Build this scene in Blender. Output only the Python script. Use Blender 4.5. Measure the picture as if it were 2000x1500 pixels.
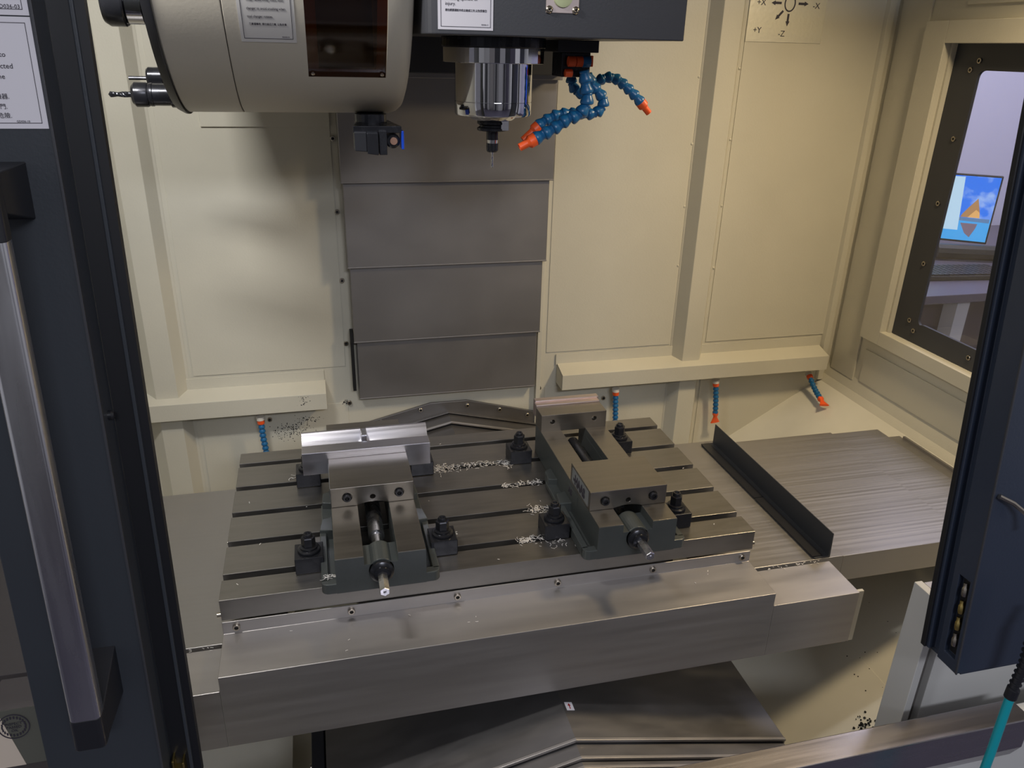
import bpy, bmesh, math, random
from mathutils import Vector, Matrix
R = math.radians
PI = math.pi
random.seed(7)
SC = bpy.context.scene
COL = SC.collection
for o in list(bpy.data.objects):
    bpy.data.objects.remove(o, do_unlink=True)

# ------------------------------------------------------------------ camera, light, exposure
cam_d = bpy.data.cameras.new('camera')
cam = bpy.data.objects.new('camera', cam_d)
COL.objects.link(cam)
SC.camera = cam
cam_d.sensor_width = 36
cam_d.lens = 1518.39 / 2000 * 36
cam_d.clip_start = 0.02
cm = Matrix(((0.970815, 0.073906, -0.228158), (-0.238669, 0.391157, -0.888838), (0.023555, 0.917352, 0.39738)))
cam.matrix_world = Matrix.Translation((0.180656, -0.98858, 0.753053)) @ cm.to_4x4()

SC.view_settings.view_transform = 'Standard'
SC.view_settings.look = 'None'
SC.view_settings.gamma = 1
SC.view_settings.use_curve_mapping = False
SC.view_settings.exposure = 0.22

w = bpy.data.worlds.new('shop_ambient')
SC.world = w
w.use_nodes = True
w.node_tree.nodes['Background'].inputs[0].default_value = (0.66, 0.66, 0.71, 1)
w.node_tree.nodes['Background'].inputs[1].default_value = 0.46

def area(name, loc, target, size, power, color, spread=180):
    l = bpy.data.lights.new(name, 'AREA')
    l.shape = 'RECTANGLE'
    l.size, l.size_y = size
    l.energy = power
    l.color = color
    l.spread = R(spread)
    o = bpy.data.objects.new(name, l)
    COL.objects.link(o)
    o.location = loc
    o.rotation_euler = (Vector(target) - Vector(loc)).to_track_quat('-Z', 'Y').to_euler()
    return o
# the machine's own work lamps under its roof, and the lamps of the shop behind the camera
area('work_lamp_right', (1.36, 0.06, 1.10), (1.0, 0.45, -0.05), (0.12, 0.16), 4.5, (1.0, 0.78, 0.47), 120)
area('work_lamp_left', (-0.17, -0.11, 1.14), (0.10, 0.72, 0.15), (0.22, 0.06), 4.9, (0.98, 0.96, 0.93), 150)
area('shop_lamp', (0.6, -2.9, 1.9), (0.35, 0.2, 0.1), (1.1, 0.3), 28, (0.90, 0.92, 1.0))
area('office_lamp', (2.6, 0.9, 1.9), (2.7, 1.4, 0.0), (0.8, 0.8), 34, (0.92, 0.92, 1.0))

# ------------------------------------------------------------------ materials
def srgb(r, g, b):
    f = lambda c: (c/255/12.92) if c/255 <= 0.04045 else ((c/255+0.055)/1.055)**2.4
    return (f(r), f(g), f(b), 1)

def mat(name, col, rough=0.5, metal=0.0, noise=0.0, scale=(20, 20, 20), bump=0.0, rvar=0.0, coat=0.0, spec=0.5, detail=4, emit=None, trans=0.0, bscale=None, aniso=0.0):
    m = bpy.data.materials.new(name)
    m.use_nodes = True
    nt = m.node_tree
    b = nt.nodes['Principled BSDF']
    b.inputs['Base Color'].default_value = col
    b.inputs['Roughness'].default_value = rough
    b.inputs['Metallic'].default_value = metal
    b.inputs['Coat Weight'].default_value = coat
    b.inputs['Specular IOR Level'].default_value = spec
    b.inputs['Transmission Weight'].default_value = trans
    b.inputs['Anisotropic'].default_value = aniso
    if emit:
        b.inputs['Emission Color'].default_value = emit[0]
        b.inputs['Emission Strength'].default_value = emit[1]
    if noise or bump or rvar:
        tc = nt.nodes.new('ShaderNodeTexCoord')
        mp = nt.nodes.new('ShaderNodeMapping')
        mp.inputs['Scale'].default_value = scale
        nz = nt.nodes.new('ShaderNodeTexNoise')
        nz.inputs['Scale'].default_value = 1
        nz.inputs['Detail'].default_value = detail
        nt.links.new(tc.outputs['Object'], mp.inputs[0])
        nt.links.new(mp.outputs[0], nz.inputs[0])
        if noise:
            cr = nt.nodes.new('ShaderNodeMapRange')
            cr.inputs['From Min'].default_value = 0.3
            cr.inputs['From Max'].default_value = 0.7
            cr.inputs['To Min'].default_value = 1 - noise
            cr.inputs['To Max'].default_value = 1 + noise
            nt.links.new(nz.outputs[0], cr.inputs[0])
            mx = nt.nodes.new('ShaderNodeVectorMath')
            mx.operation = 'SCALE'
            mx.inputs[0].default_value = col[:3]
            nt.links.new(cr.outputs[0], mx.inputs['Scale'])
            nt.links.new(mx.outputs[0], b.inputs['Base Color'])
        if rvar:
            rr = nt.nodes.new('ShaderNodeMapRange')
            rr.inputs['From Min'].default_value = 0.3
            rr.inputs['From Max'].default_value = 0.7
            rr.inputs['To Min'].default_value = max(0.02, rough - rvar)
            rr.inputs['To Max'].default_value = rough + rvar
            nt.links.new(nz.outputs[0], rr.inputs[0])
            nt.links.new(rr.outputs[0], b.inputs['Roughness'])
        if bump:
            src = nz
            if bscale:
                m2 = nt.nodes.new('ShaderNodeMapping')
                m2.inputs['Scale'].default_value = bscale
                nt.links.new(tc.outputs['Object'], m2.inputs[0])
                src = nt.nodes.new('ShaderNodeTexNoise')
                src.inputs['Scale'].default_value = 1
                src.inputs['Detail'].default_value = 3
                nt.links.new(m2.outputs[0], src.inputs[0])
            bp = nt.nodes.new('ShaderNodeBump')
            bp.inputs['Strength'].default_value = bump
            bp.inputs['Distance'].default_value = 0.001
            nt.links.new(src.outputs[0], bp.inputs['Height'])
            nt.links.new(bp.outputs[0], b.inputs['Normal'])
    return m

CREAM = mat('cream_enamel', srgb(200, 196, 181), 0.38, noise=0.03, scale=(6, 6, 6), bump=0.25, bscale=(260, 260, 260))
CREAM2 = mat('changer_enamel', srgb(176, 170, 157), 0.42, noise=0.02, scale=(5, 5, 5), bump=0.12, bscale=(260, 260, 260))
PALE = mat('pale_enamel', srgb(206, 206, 204), 0.4, noise=0.03, scale=(6, 6, 6))
CHUTE = mat('oily_cream_enamel', srgb(204, 201, 189), 0.28, noise=0.08, scale=(5, 5, 5), bump=0.1, bscale=(40, 40, 40))
BLACKP = mat('black_enamel', srgb(54, 58, 64), 0.36, noise=0.05, scale=(5, 5, 5), bump=0.12, bscale=(300, 300, 300))
BLACKH = mat('black_casting', srgb(58, 59, 64), 0.45, noise=0.04, scale=(8, 8, 8), bump=0.1, bscale=(300, 300, 300))
NAVY = mat('navy_enamel', srgb(48, 56, 72), 0.33, noise=0.05, scale=(5, 5, 5), bump=0.12, bscale=(300, 300, 300))
FRAMEB = mat('window_frame_black', srgb(55, 57, 63), 0.55, noise=0.04, scale=(9, 9, 9))
RUBBER = mat('black_rubber', srgb(20, 21, 26), 0.5)
PLAST = mat('black_plastic', srgb(30, 31, 36), 0.4)
OXIDE = mat('black_oxide_steel', srgb(50, 51, 56), 0.24, 0.6, rvar=0.08, scale=(60, 60, 60))
TABLE = mat('ground_cast_iron', srgb(134, 131, 127), 0.36, 0.9, noise=0.10, scale=(14, 90, 40), rvar=0.06, bump=0.012, bscale=(30, 700, 100))
STEELX = mat('rolled_steel_sheet', srgb(158, 155, 153), 0.38, 0.8, noise=0.035, scale=(1.3, 170, 40), detail=2, rvar=0.07, bump=0.012, bscale=(12, 500, 60))
STEELV = mat('way_cover_steel', srgb(146, 143, 142), 0.48, 0.75, noise=0.05, scale=(7, 7, 9), rvar=0.04, bump=0.008, bscale=(500, 60, 12))
GABLE = mat('way_cover_dark_steel', srgb(126, 124, 124), 0.40, 0.8, noise=0.08, scale=(10, 40, 40), rvar=0.05, bump=0.02, bscale=(60, 400, 60))
APRON = mat('stainless_apron', srgb(166, 162, 160), 0.42, 0.75, noise=0.08, scale=(4, 30, 60), rvar=0.06, bump=0.012, bscale=(400, 500, 30))
RAILM = mat('polished_stainless', srgb(176, 172, 176), 0.26, 1.0, noise=0.05, scale=(2, 60, 60), rvar=0.05, bump=0.03, bscale=(10, 300, 300))
CHROME = mat('chrome', srgb(214, 214, 218), 0.07, 1.0)
HANDLE = mat('satin_aluminium_tube', srgb(206, 206, 210), 0.27, 1.0, noise=0.04, scale=(60, 60, 3), rvar=0.06)
ALU = mat('milled_aluminium', srgb(202, 200, 208), 0.33, 1.0, noise=0.06, scale=(4, 160, 60), rvar=0.06, bump=0.05, bscale=(20, 500, 500))
ALUP = mat('pinkish_aluminium', srgb(200, 186, 184), 0.36, 1.0, noise=0.04, scale=(4, 120, 60))
VISEG = mat('ground_vise_steel', srgb(134, 129, 122), 0.35, 0.9, noise=0.08, scale=(8, 120, 60), rvar=0.05, bump=0.02, bscale=(30, 500, 100))
VISEC = mat('vise_casting_paint', srgb(76, 80, 79), 0.36, 0.25, noise=0.06, scale=(30, 30, 30), bump=0.15, bscale=(120, 120, 120))
SCREWM = mat('zinc_screw', srgb(176, 168, 156), 0.28, 1.0)
DARK = mat('dark_recess', srgb(14, 14, 17), 0.6)
BRASS = mat('brass', srgb(190, 168, 104), 0.28, 1.0)
BLUE = mat('blue_hose_plastic', srgb(22, 98, 150), 0.34, spec=0.6)
ORANGE = mat('orange_plastic', srgb(242, 92, 36), 0.42)
TEAL = mat('teal_air_hose', srgb(24, 158, 172), 0.3)
WHITEP = mat('white_plastic', srgb(222, 216, 204), 0.4)
PAPER = mat('white_label', srgb(216, 213, 220), 0.5)
PAPERG = mat('grey_label', srgb(186, 184, 182), 0.35)
INK = mat('black_ink', srgb(52, 48, 58), 0.6)
REDINK = mat('red_ink', srgb(150, 20, 24), 0.6)
PLACK = mat('brushed_placard', srgb(240, 236, 218), 0.30, 0.6, bump=0.3, bscale=(120, 120, 120))
GLINT = mat('aluminium_swarf', srgb(236, 232, 228), 0.3, 0.35)
SIGHT = mat('sight_glass', srgb(196, 204, 160), 0.12, coat=0.5)
OFFW = mat('office_wall_paint', srgb(206, 204, 220), 0.7)
DESKM = mat('desk_laminate', srgb(88, 84, 98), 0.4)
DESKD = mat('desk_panel', srgb(86, 78, 92), 0.5)
YEL = mat('yellow_plastic', srgb(220, 200, 90), 0.45)
SMOKE = mat('amber_polycarbonate', srgb(70, 50, 30), 0.12, coat=0.4)
SMOKED = mat('dark_interior', srgb(38, 34, 32), 0.3)
OLIVE = mat('olive_sticker', srgb(92, 92, 84), 0.4)
BEIGE = mat('beige_sticker', srgb(206, 192, 176), 0.5)
SILVER = mat('silver_nameplate', srgb(140, 144, 146), 0.35, 0.4)

def glassy(name, tint, rough=0.0, alpha=0.12):
    m = bpy.data.materials.new(name)
    m.use_nodes = True
    nt = m.node_tree
    nt.nodes.clear()
    out = nt.nodes.new('ShaderNodeOutputMaterial')
    tr = nt.nodes.new('ShaderNodeBsdfTransparent')
    tr.inputs[0].default_value = tint
    gl = nt.nodes.new('ShaderNodeBsdfGlossy')
    gl.inputs['Roughness'].default_value = rough
    lw = nt.nodes.new('ShaderNodeLayerWeight')
    lw.inputs[0].default_value = 0.25
    mx = nt.nodes.new('ShaderNodeMixShader')
    mr = nt.nodes.new('ShaderNodeMapRange')
    mr.inputs['To Min'].default_value = 0.03
    mr.inputs['To Max'].default_value = alpha * 3
    nt.links.new(lw.outputs['Facing'], mr.inputs[0])
    nt.links.new(mr.outputs[0], mx.inputs[0])
    nt.links.new(tr.outputs[0], mx.inputs[1])
    nt.links.new(gl.outputs[0], mx.inputs[2])
    nt.links.new(mx.outputs[0], out.inputs[0])
    return m
GLASS = glassy('window_glass', (0.90, 0.90, 0.95, 1))
GLASSD = glassy('door_glass', (0.62, 0.62, 0.66, 1))
AMBER = glassy('amber_window', (0.55, 0.42, 0.26, 1), 0.08, 0.05)

# ------------------------------------------------------------------ mesh helpers
class MB:
    def __init__(s):
        s.v, s.f, s.mi = [], [], []
    def add(s, vs, fs, mi=0):
        n = len(s.v)
        s.v += [tuple(p) for p in vs]
        s.f += [tuple(i + n for i in f) for f in fs]
        s.mi += [mi] * len(fs)
        return s
    def box(s, x0, x1, y0, y1, z0, z1, mi=0):
        vs = [(x, y, z) for z in (z0, z1) for y in (y0, y1) for x in (x0, x1)]
        return s.add(vs, [(0, 2, 3, 1), (4, 5, 7, 6), (0, 1, 5, 4), (2, 6, 7, 3), (0, 4, 6, 2), (1, 3, 7, 5)], mi)
    def prism(s, poly, ax, a, b, mi=0):
        """poly of 2-D points in the two axes other than ax (in xyz order), extruded from a to b"""
        def P(u, v, t):
            return {'x': (t, u, v), 'y': (u, t, v), 'z': (u, v, t)}[ax]
        n = len(poly)
        vs = [P(u, v, a) for u, v in poly] + [P(u, v, b) for u, v in poly]
        fs = [tuple(range(n))[::-1], tuple(range(n, 2*n))] + [(i, (i+1) % n, n + (i+1) % n, n+i) for i in range(n)]
        return s.add(vs, fs, mi)
    def lathe(s, prof, c, d=(0, 0, 1), n=24, mi=0, cap=True, ph=0):
        """prof of (radius, distance along d)"""
        d = Vector(d).normalized()
        q = d.to_track_quat('Z', 'Y')
        c = Vector(c)
        vs = []
        for r, h in prof:
            for k in range(n):
                a = 2*PI*k/n + ph
                vs.append(c + q @ Vector((r*math.cos(a), r*math.sin(a), h)))
        fs = []
        for j in range(len(prof)-1):
            for k in range(n):
                fs.append((j*n+k, j*n+(k+1) % n, (j+1)*n+(k+1) % n, (j+1)*n+k))
        if cap:
            fs.append(tuple(range(n))[::-1])
            fs.append(tuple(range((len(prof)-1)*n, len(prof)*n)))
        return s.add(vs, fs, mi)
    def cyl(s, c, r, h, d=(0, 0, 1), n=20, mi=0):
        return s.lathe([(r, 0), (r, h)], c, d, n, mi)
    def tube(s, pts, r, n=8, mi=0, ry=None, up=(0, 0, 1)):
        pts = [Vector(p) for p in pts]
        m = len(pts)
        rr = r if isinstance(r, (list, tuple)) else [r]*m
        vs = []
        U = None
        for i, p in enumerate(pts):
            t = (pts[min(i+1, m-1)] - pts[max(i-1, 0)]).normalized()
            if U is None:
                ref = Vector(up) if abs(t.dot(Vector(up))) < 0.9 else Vector((1, 0, 0))
                U = (ref - t*ref.dot(t)).normalized()
            else:
                U = (U - t*U.dot(t)).normalized()
            V = t.cross(U)
            for k in range(n):
                a = 2*PI*(k+0.5)/n
                vs.append(p + U*(rr[i]*math.cos(a)) + V*(rr[i]*math.sin(a)))
        fs = [(i*n+k, i*n+(k+1) % n, (i+1)*n+(k+1) % n, (i+1)*n+k) for i in range(m-1) for k in range(n)]
        fs += [tuple(range(n))[::-1], tuple(range((m-1)*n, m*n))]
        return s.add(vs, fs, mi)
    def lean(s):
        """sliding doors lean back: (x, offset, z) -> world"""
        s.v = [(x, -0.30 + 0.1*z + y, z) for x, y, z in s.v]
        return s

def loc_of(p):
    t = Vector((0, 0, 0))
    while p is not None:
        t += p.location
        p = p.parent
    return t

def mesh_from(m, name, base=Vector((0, 0, 0)), mats=(), flat=False, ang=35):
    me = bpy.data.meshes.new(name)
    me.from_pydata([tuple(Vector(v) - base) for v in m.v], [], m.f)
    for x in mats:
        me.materials.append(x)
    me.polygons.foreach_set('material_index', m.mi)
    bm = bmesh.new()
    bm.from_mesh(me)
    bmesh.ops.recalc_face_normals(bm, faces=bm.faces)
    bm.to_mesh(me)
    bm.free()
    if not flat:
        me.shade_smooth()
        me.set_sharp_from_angle(angle=R(ang))
    me.update()
    return me

def tag(o, label=None, cat=None, group=None, kind=None):
    if label: o['label'] = label
    if cat: o['category'] = cat
    if group: o['group'] = group
    if kind: o['kind'] = kind
    return o

def obj(name, m, mats, parent=None, bevel=0.0, label=None, origin=None, seg=2):
    if not isinstance(mats, (list, tuple)):
        mats = (mats,)
    base = loc_of(parent)
    if parent is None and origin is None:
        xs = [v[0] for v in m.v]; ys = [v[1] for v in m.v]; zs = [v[2] for v in m.v]
        origin = ((min(xs)+max(xs))/2, (min(ys)+max(ys))/2, min(zs))
    if origin is not None:
        base = Vector(origin)
    me = mesh_from(m, name, base, mats, flat=bevel > 0)
    o = bpy.data.objects.new(name, me)
    COL.objects.link(o)
    if parent is not None:
        o.parent = parent
        o.location = base - loc_of(parent)
    else:
        o.location = base
    if bevel:
        b = o.modifiers.new('bevel', 'BEVEL')
        b.width = bevel
        b.segments = seg
        b.limit_method = 'ANGLE'
        b.angle_limit = R(40)
    if label: o['label'] = label
    return o

def thing(name, loc, label, cat, group=None):
    o = bpy.data.objects.new(name, None)
    o.empty_display_size = 0.05
    COL.objects.link(o)
    o.location = loc
    return tag(o, label, cat, group)

def struct(name, m, mats, bevel=0, parent=None):
    o = obj(name, m, mats, parent, bevel)
    if parent is None:
        o['kind'] = 'structure'
    return o

def dupe(o, parent, dloc=(0, 0, 0)):
    c = o.copy()
    COL.objects.link(c)
    c.parent = parent
    c.location = Vector(c.location) + Vector(dloc)
    return c

def copy_thing(root, loc, label):
    r = root.copy()
    COL.objects.link(r)
    r.location = loc
    r['label'] = label
    for ch in list(root.children):
        c = ch.copy(); COL.objects.link(c); c.parent = r
        for g in ch.children:
            d = g.copy(); COL.objects.link(d); d.parent = c
    return r

def cut(o, *cutters):
    """subtract meshes (built in world coordinates, o.location applied) and bake the result"""
    tmp = []
    base = loc_of(o)
    for i, m in enumerate(cutters):
        me = mesh_from(m, 'cutter', base, o.data.materials, flat=True)
        c = bpy.data.objects.new('cutter', me)
        COL.objects.link(c)
        c.location = (0, 0, 0)
        tmp.append(c)
    par, l = o.parent, o.location.copy()
    o.parent = None
    o.location = (0, 0, 0)
    mods = []
    saved = [(m.width, m.segments) for m in o.modifiers if m.type == 'BEVEL']
    for m in list(o.modifiers): o.modifiers.remove(m)
    for c in tmp:
        b = o.modifiers.new('cut', 'BOOLEAN')
        b.operation = 'DIFFERENCE'
        b.object = c
        b.solver = 'EXACT'
        mods.append(b)
    bpy.context.view_layer.update()
    dg = bpy.context.evaluated_depsgraph_get()
    me = bpy.data.meshes.new_from_object(o.evaluated_get(dg))
    for m in mods: o.modifiers.remove(m)
    o.data = me
    for wd, sg in saved:
        b = o.modifiers.new('bevel', 'BEVEL')
        b.width, b.segments = wd, sg
        b.limit_method = 'ANGLE'
        b.angle_limit = R(40)
    o.parent = par
    o.location = l
    for c in tmp: bpy.data.objects.remove(c, do_unlink=True)
    if not saved:
        o.data.shade_smooth()
        o.data.set_sharp_from_angle(angle=R(35))
    return o

def text(body, size, frame, parent, material, name='lettering', depth=0.0002, align='LEFT', shear=0.0, bold=0.0, stretch=1.0):
    """flat lettering; frame = (origin, x axis, y axis)"""
    c = bpy.data.curves.new(name, 'FONT')
    c.body = body
    c.size = size
    c.align_x = align
    c.extrude = depth
    c.offset = bold
    c.shear = shear
    c.resolution_u = 2
    t = bpy.data.objects.new(name, c)
    COL.objects.link(t)
    bpy.context.view_layer.update()
    dg = bpy.context.evaluated_depsgraph_get()
    me = bpy.data.meshes.new_from_object(t.evaluated_get(dg))
    bpy.data.objects.remove(t, do_unlink=True)
    bpy.data.curves.remove(c)
    o0, X, Y = (Vector(q) for q in frame)
    X = X.normalized(); Y = Y.normalized(); Z = X.cross(Y)
    me.transform(Matrix(((X.x*stretch, Y.x, Z.x, 0), (X.y*stretch, Y.y, Z.y, 0), (X.z*stretch, Y.z, Z.z, 0), (0, 0, 0, 1))))
    me.materials.clear()
    me.materials.append(material)
    o = bpy.data.objects.new(name, me)
    COL.objects.link(o)
    o.parent = parent
    o.location = o0 - loc_of(parent)
    return o

def arc(cx, cy, r, a0, a1, n):
    return [(cx + r*math.cos(R(a0 + (a1-a0)*i/n)), cy + r*math.sin(R(a0 + (a1-a0)*i/n))) for i in range(n+1)]

def screw_mesh(name, r, h, d, material, sock=True):
    """socket head cap screw, head standing h proud along d, at the origin"""
    m = MB()
    if sock:
        m.lathe([(r, -0.001), (r, h*0.85), (r*0.88, h), (r*0.56, h), (r*0.5, h*0.45)], (0, 0, 0), d, 18, 0, cap=False)
        m.lathe([(r*0.5, h*0.45), (0.0001, h*0.4)], (0, 0, 0), d, 6, 1, cap=False)
    else:
        m.lathe([(r, -0.0005), (r, h*0.3), (r*0.8, h*0.75), (r*0.45, h), (r*0.3, h*0.8)], (0, 0, 0), d, 16, 0, cap=False)
        m.lathe([(r*0.3, h*0.8), (0.0001, h*0.4)], (0, 0, 0), d, 6, 1, cap=False)
    return mesh_from(m, name, Vector((0, 0, 0)), (material, DARK))

def put(me, name, parent, pos):
    o = bpy.data.objects.new(name, me)
    COL.objects.link(o)
    o.parent = parent
    o.location = Vector(pos) - loc_of(parent)
    return o

SCR_Y = screw_mesh('screw', 0.0055, 0.004, (0, -1, 0), SCREWM)
SCR_X = screw_mesh('screw_side', 0.0058, 0.0035, (-1, 0, 0), SCREWM)
BTN_Y = screw_mesh('button_screw', 0.0050, 0.003, (0, -1, 0), SCREWM, False)

# ================================================================== THE SETTING
# back wall, ribs, seams
wb = struct('wall_back', MB().box(-0.75, 1.575, 0.80, 0.83, -0.75, 1.22), CREAM)
def wall_sheet(x0, x1, z0, z1, t=0.002):
    return obj('panel', MB().box(x0, x1, 0.80-t, 0.80, z0, z1), CREAM, wb, 0.0005)
wall_sheet(-0.75, -0.235, 0.035, 1.22)
wall_sheet(-0.124, 0.222, 0.035, 1.22)
wall_sheet(0.728, 1.070, 0.035, 1.22)
wall_sheet(1.176, 1.545, 0.035, 1.22)
wall_sheet(-0.124, 0.222, -0.75, -0.062)
wall_sheet(0.728, 1.070, -0.75, -0.062)
wall_sheet(1.176, 1.545, -0.75, -0.062)
for xs in ((-0.232, -0.205, -0.158, -0.140), (1.078, 1.098, 1.147, 1.166)):
    a, b, c, d = xs
    poly = [(a-0.004, 0.7995), (a, 0.7975), (b, 0.768), (c, 0.768), (d, 0.7975), (d+0.006, 0.7995)]
    obj('rib', MB().prism(poly, 'z', -0.70, 1.22), CREAM, wb, 0.001)
# corner post with groove
obj('corner_strip', MB().prism([(1.535, 0.80), (1.540, 0.788), (1.556, 0.788), (1.560, 0.80)], 'z', -0.1, 1.22), CREAM, wb, 0.0008)
for (x, z) in [(0.227, 0.564), (0.226, 0.407), (0.227, 0.249), (0.227, 0.094), (0.226, -0.062), (0.893, -0.106), (0.712, -0.062), (-0.018, 0.607), (0.113, 0.60), (0.18, 0.60), (0.034, -0.09)]:
    put(SCR_Y, 'screw', wb, (x, 0.797, z))
for (x, z) in [(1.070, 0.7), (1.071, 0.55), (1.07, 0.40), (1.07, 0.25), (1.172, 0.72), (1.172, 0.56), (1.172, 0.40), (1.172, 0.24), (0.84, 0.022), (0.96, 0.024), (1.28, 0.022), (1.42, 0.022)]:
    m = bpy.data.meshes.get('rivet') or mesh_from(MB().lathe([(0.0032, 0), (0.0026, 0.0012), (0.0012, 0.0018)], (0, 0, 0), (0, -1, 0), 10), 'rivet', Vector((0, 0, 0)), (CREAM,))
    put(m, 'rivet', wb, (x, 0.798, z))
obj('bracket_strip', MB().box(-0.038, 0.222, 0.792, 0.798, 0.588, 0.625), CREAM, wb, 0.0008)
obj('opening_edge', MB().box(0.700, 0.712, 0.785, 0.80, -0.30, 0.72), CREAM, wb, 0.001)

# right wall with window opening
m = MB()
m.box(1.575, 1.60, 0.60, 0.80, -0.75, 1.22)
m.box(1.575, 1.60, -0.27, 0.60, 0.784, 1.22)
m.box(1.575, 1.60, -0.27, 0.60, -0.75, 0.105)
wr = struct('wall_right', m, CREAM)
m = MB()
m.box(1.556, 1.575, 0.605, 0.675, 0.072, 0.83)
m.box(1.556, 1.575, -0.25, 0.605, 0.784, 0.83)
m.box(1.556, 1.575, -0.25, 0.605, 0.072, 0.108)
obj('window_trim', m, CREAM, wr, 0.0012)
obj('panel', MB().box(1.570, 1.575, 0.685, 0.782, -0.06, 1.2), CREAM, wr, 0.001)
obj('panel', MB().box(1.571, 1.575, -0.25, 0.66, -0.052, 0.040), CREAM, wr, 0.001)
obj('panel', MB().box(1.570, 1.575, -0.25, 0.58, 0.86, 1.2), CREAM, wr, 0.001)
obj('curb', MB().prism([(1.575, -0.05), (1.575, -0.10), (1.545, -0.115), (1.565, -0.085)], 'y', -0.26, 0.80), CREAM, wr, 0.001)

# window
wn = struct('window_1', MB().prism([(0.603, 0.106), (0.603, 0.786), (-0.26, 0.786), (-0.26, 0.106)], 'x', 1.588, 1.595), FRAMEB)
cut(wn, MB().prism([(0.505, 0.158)] + arc(0.513-0.004, 0.168, 0.014, 270, 360, 4)[1:] + arc(0.508, 0.716, 0.015, 0, 90, 4) + [(-0.15, 0.731), (-0.15, 0.154)], 'x', 1.5, 1.7))
obj('pane', MB().box(1.590, 1.592, -0.2, 0.55, 0.13, 0.75), GLASS, wn)
for (y, z) in [(0.526, 0.750), (0.545, 0.731), (0.546, 0.587), (0.546, 0.443), (0.546, 0.300), (0.548, 0.157), (0.528, 0.136), (0.349, 0.134), (0.17, 0.134), (0.35, 0.752), (0.17, 0.752)]:
    put(SCR_X, 'screw', wn, (1.588, y, z))

# left wall, roof
struct('wall_left', MB().box(-0.78, -0.75, -0.27, 0.83, -0.75, 1.22), CREAM)
struct('ceiling', MB().box(-0.78, 1.60, -0.27, 0.83, 1.22, 1.25), CREAM)

# sloping chip pans left and right, floor trough
fl = struct('floor', MB().box(-0.75, 1.575, -0.30, 0.80, -0.76, -0.70), CHUTE)
sl = 0.6
def zc(x): return -0.09 - sl*(1.575-x)
obj('chute', MB().prism([(1.575, zc(1.575)), (0.70, zc(0.70)), (0.70, zc(0.70)-0.004), (1.575, zc(1.575)-0.004)], 'y', -0.26, 0.80), CHUTE, fl)
obj('chute', MB().prism([(-0.75, -0.14), (0.06, -0.50), (0.06, -0.504), (-0.75, -0.144)], 'y', -0.26, 0.80), CHUTE, fl)
obj('chute_overlap', MB().prism([(1.16, zc(1.16)+0.002), (0.70, zc(0.70)+0.002), (0.70, zc(0.70)-0.001), (1.16, zc(1.16)-0.001)], 'y', -0.24, 0.79), CHUTE, fl, 0.0008)

# ------------------------------------------------------------------ front sill, lower front, right post
t = struct('trim_1', MB().prism([(-0.337, -0.150), (-0.297, -0.150), (-0.297, -0.30), (-0.337, -0.207)], 'x', -0.6, 1.165), RAILM, 0.0015)
t = struct('wall_front', MB().box(-0.6, 1.5, -0.325, -0.300, -0.75, -0.16), PALE)
pm = MB()
pm.box(1.048, 1.232, -0.252, -0.21, -0.36, 0.02)
pm.box(1.013, 1.026, -0.256, -0.21, -0.36, 0.03)
pm.box(1.232, 1.50, -0.235, -0.20, -0.36, 0.10)
t = struct('trim_2', pm, PALE, 0.001)
obj('channel', MB().box(1.026, 1.048, -0.240, -0.215, -0.36, 0.03), STEELX, t)

# ------------------------------------------------------------------ left sliding door
def leaned(m): return m.lean()
dl = struct('door_1', leaned(MB().prism([(-0.123, -0.04), (-0.018, -0.04), (-0.018, -0.004), (-0.0185, 0.0), (-0.123, 0.0)], 'z', 0.0, 1.15)), BLACKP, 0.0012)
obj('inner_strip', leaned(MB().box(-0.018, 0.0, -0.003, 0.004, 0.0, 1.15)), RUBBER, dl)  # recessed door strip, its shadow put into the near-black colour
obj('bead', leaned(MB().box(0.0, 0.0035, -0.008, 0.004, 0.0, 1.15)), BLACKP, dl, 0.0008)
obj('seal', leaned(MB().box(0.0035, 0.011, -0.004, 0.006, 0.0, 1.15)), RUBBER, dl)
obj('lip', leaned(MB().box(-0.0195, -0.0172, -0.0425, -0.0395, 0.0, 1.15)), BLACKH, dl, 0.0005)
obj('pane', leaned(MB().box(-0.60, -0.123, -0.022, -0.018, 0.0, 1.15)), GLASSD, dl)
m = mesh_from(MB().lathe([(0.0045, 0), (0.0045, 0.003), (0.003, 0.005)], (0, 0, 0), (1, 0, 0), 14), 'rubber_stop', Vector((0, 0, 0)), (PLAST,))
put(m, 'rubber_stop', dl, (-0.018, -0.30+0.1*0.44-0.022, 0.435))
lt = obj('latch', leaned(MB().box(-0.016, -0.004, -0.012, -0.001, 0.012, 0.019).box(-0.016, -0.0135, -0.016, -0.001, 0.008, 0.034).box(-0.006, -0.0035, -0.016, -0.001, 0.008, 0.030)), BRASS, dl, 0.0008)
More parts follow.
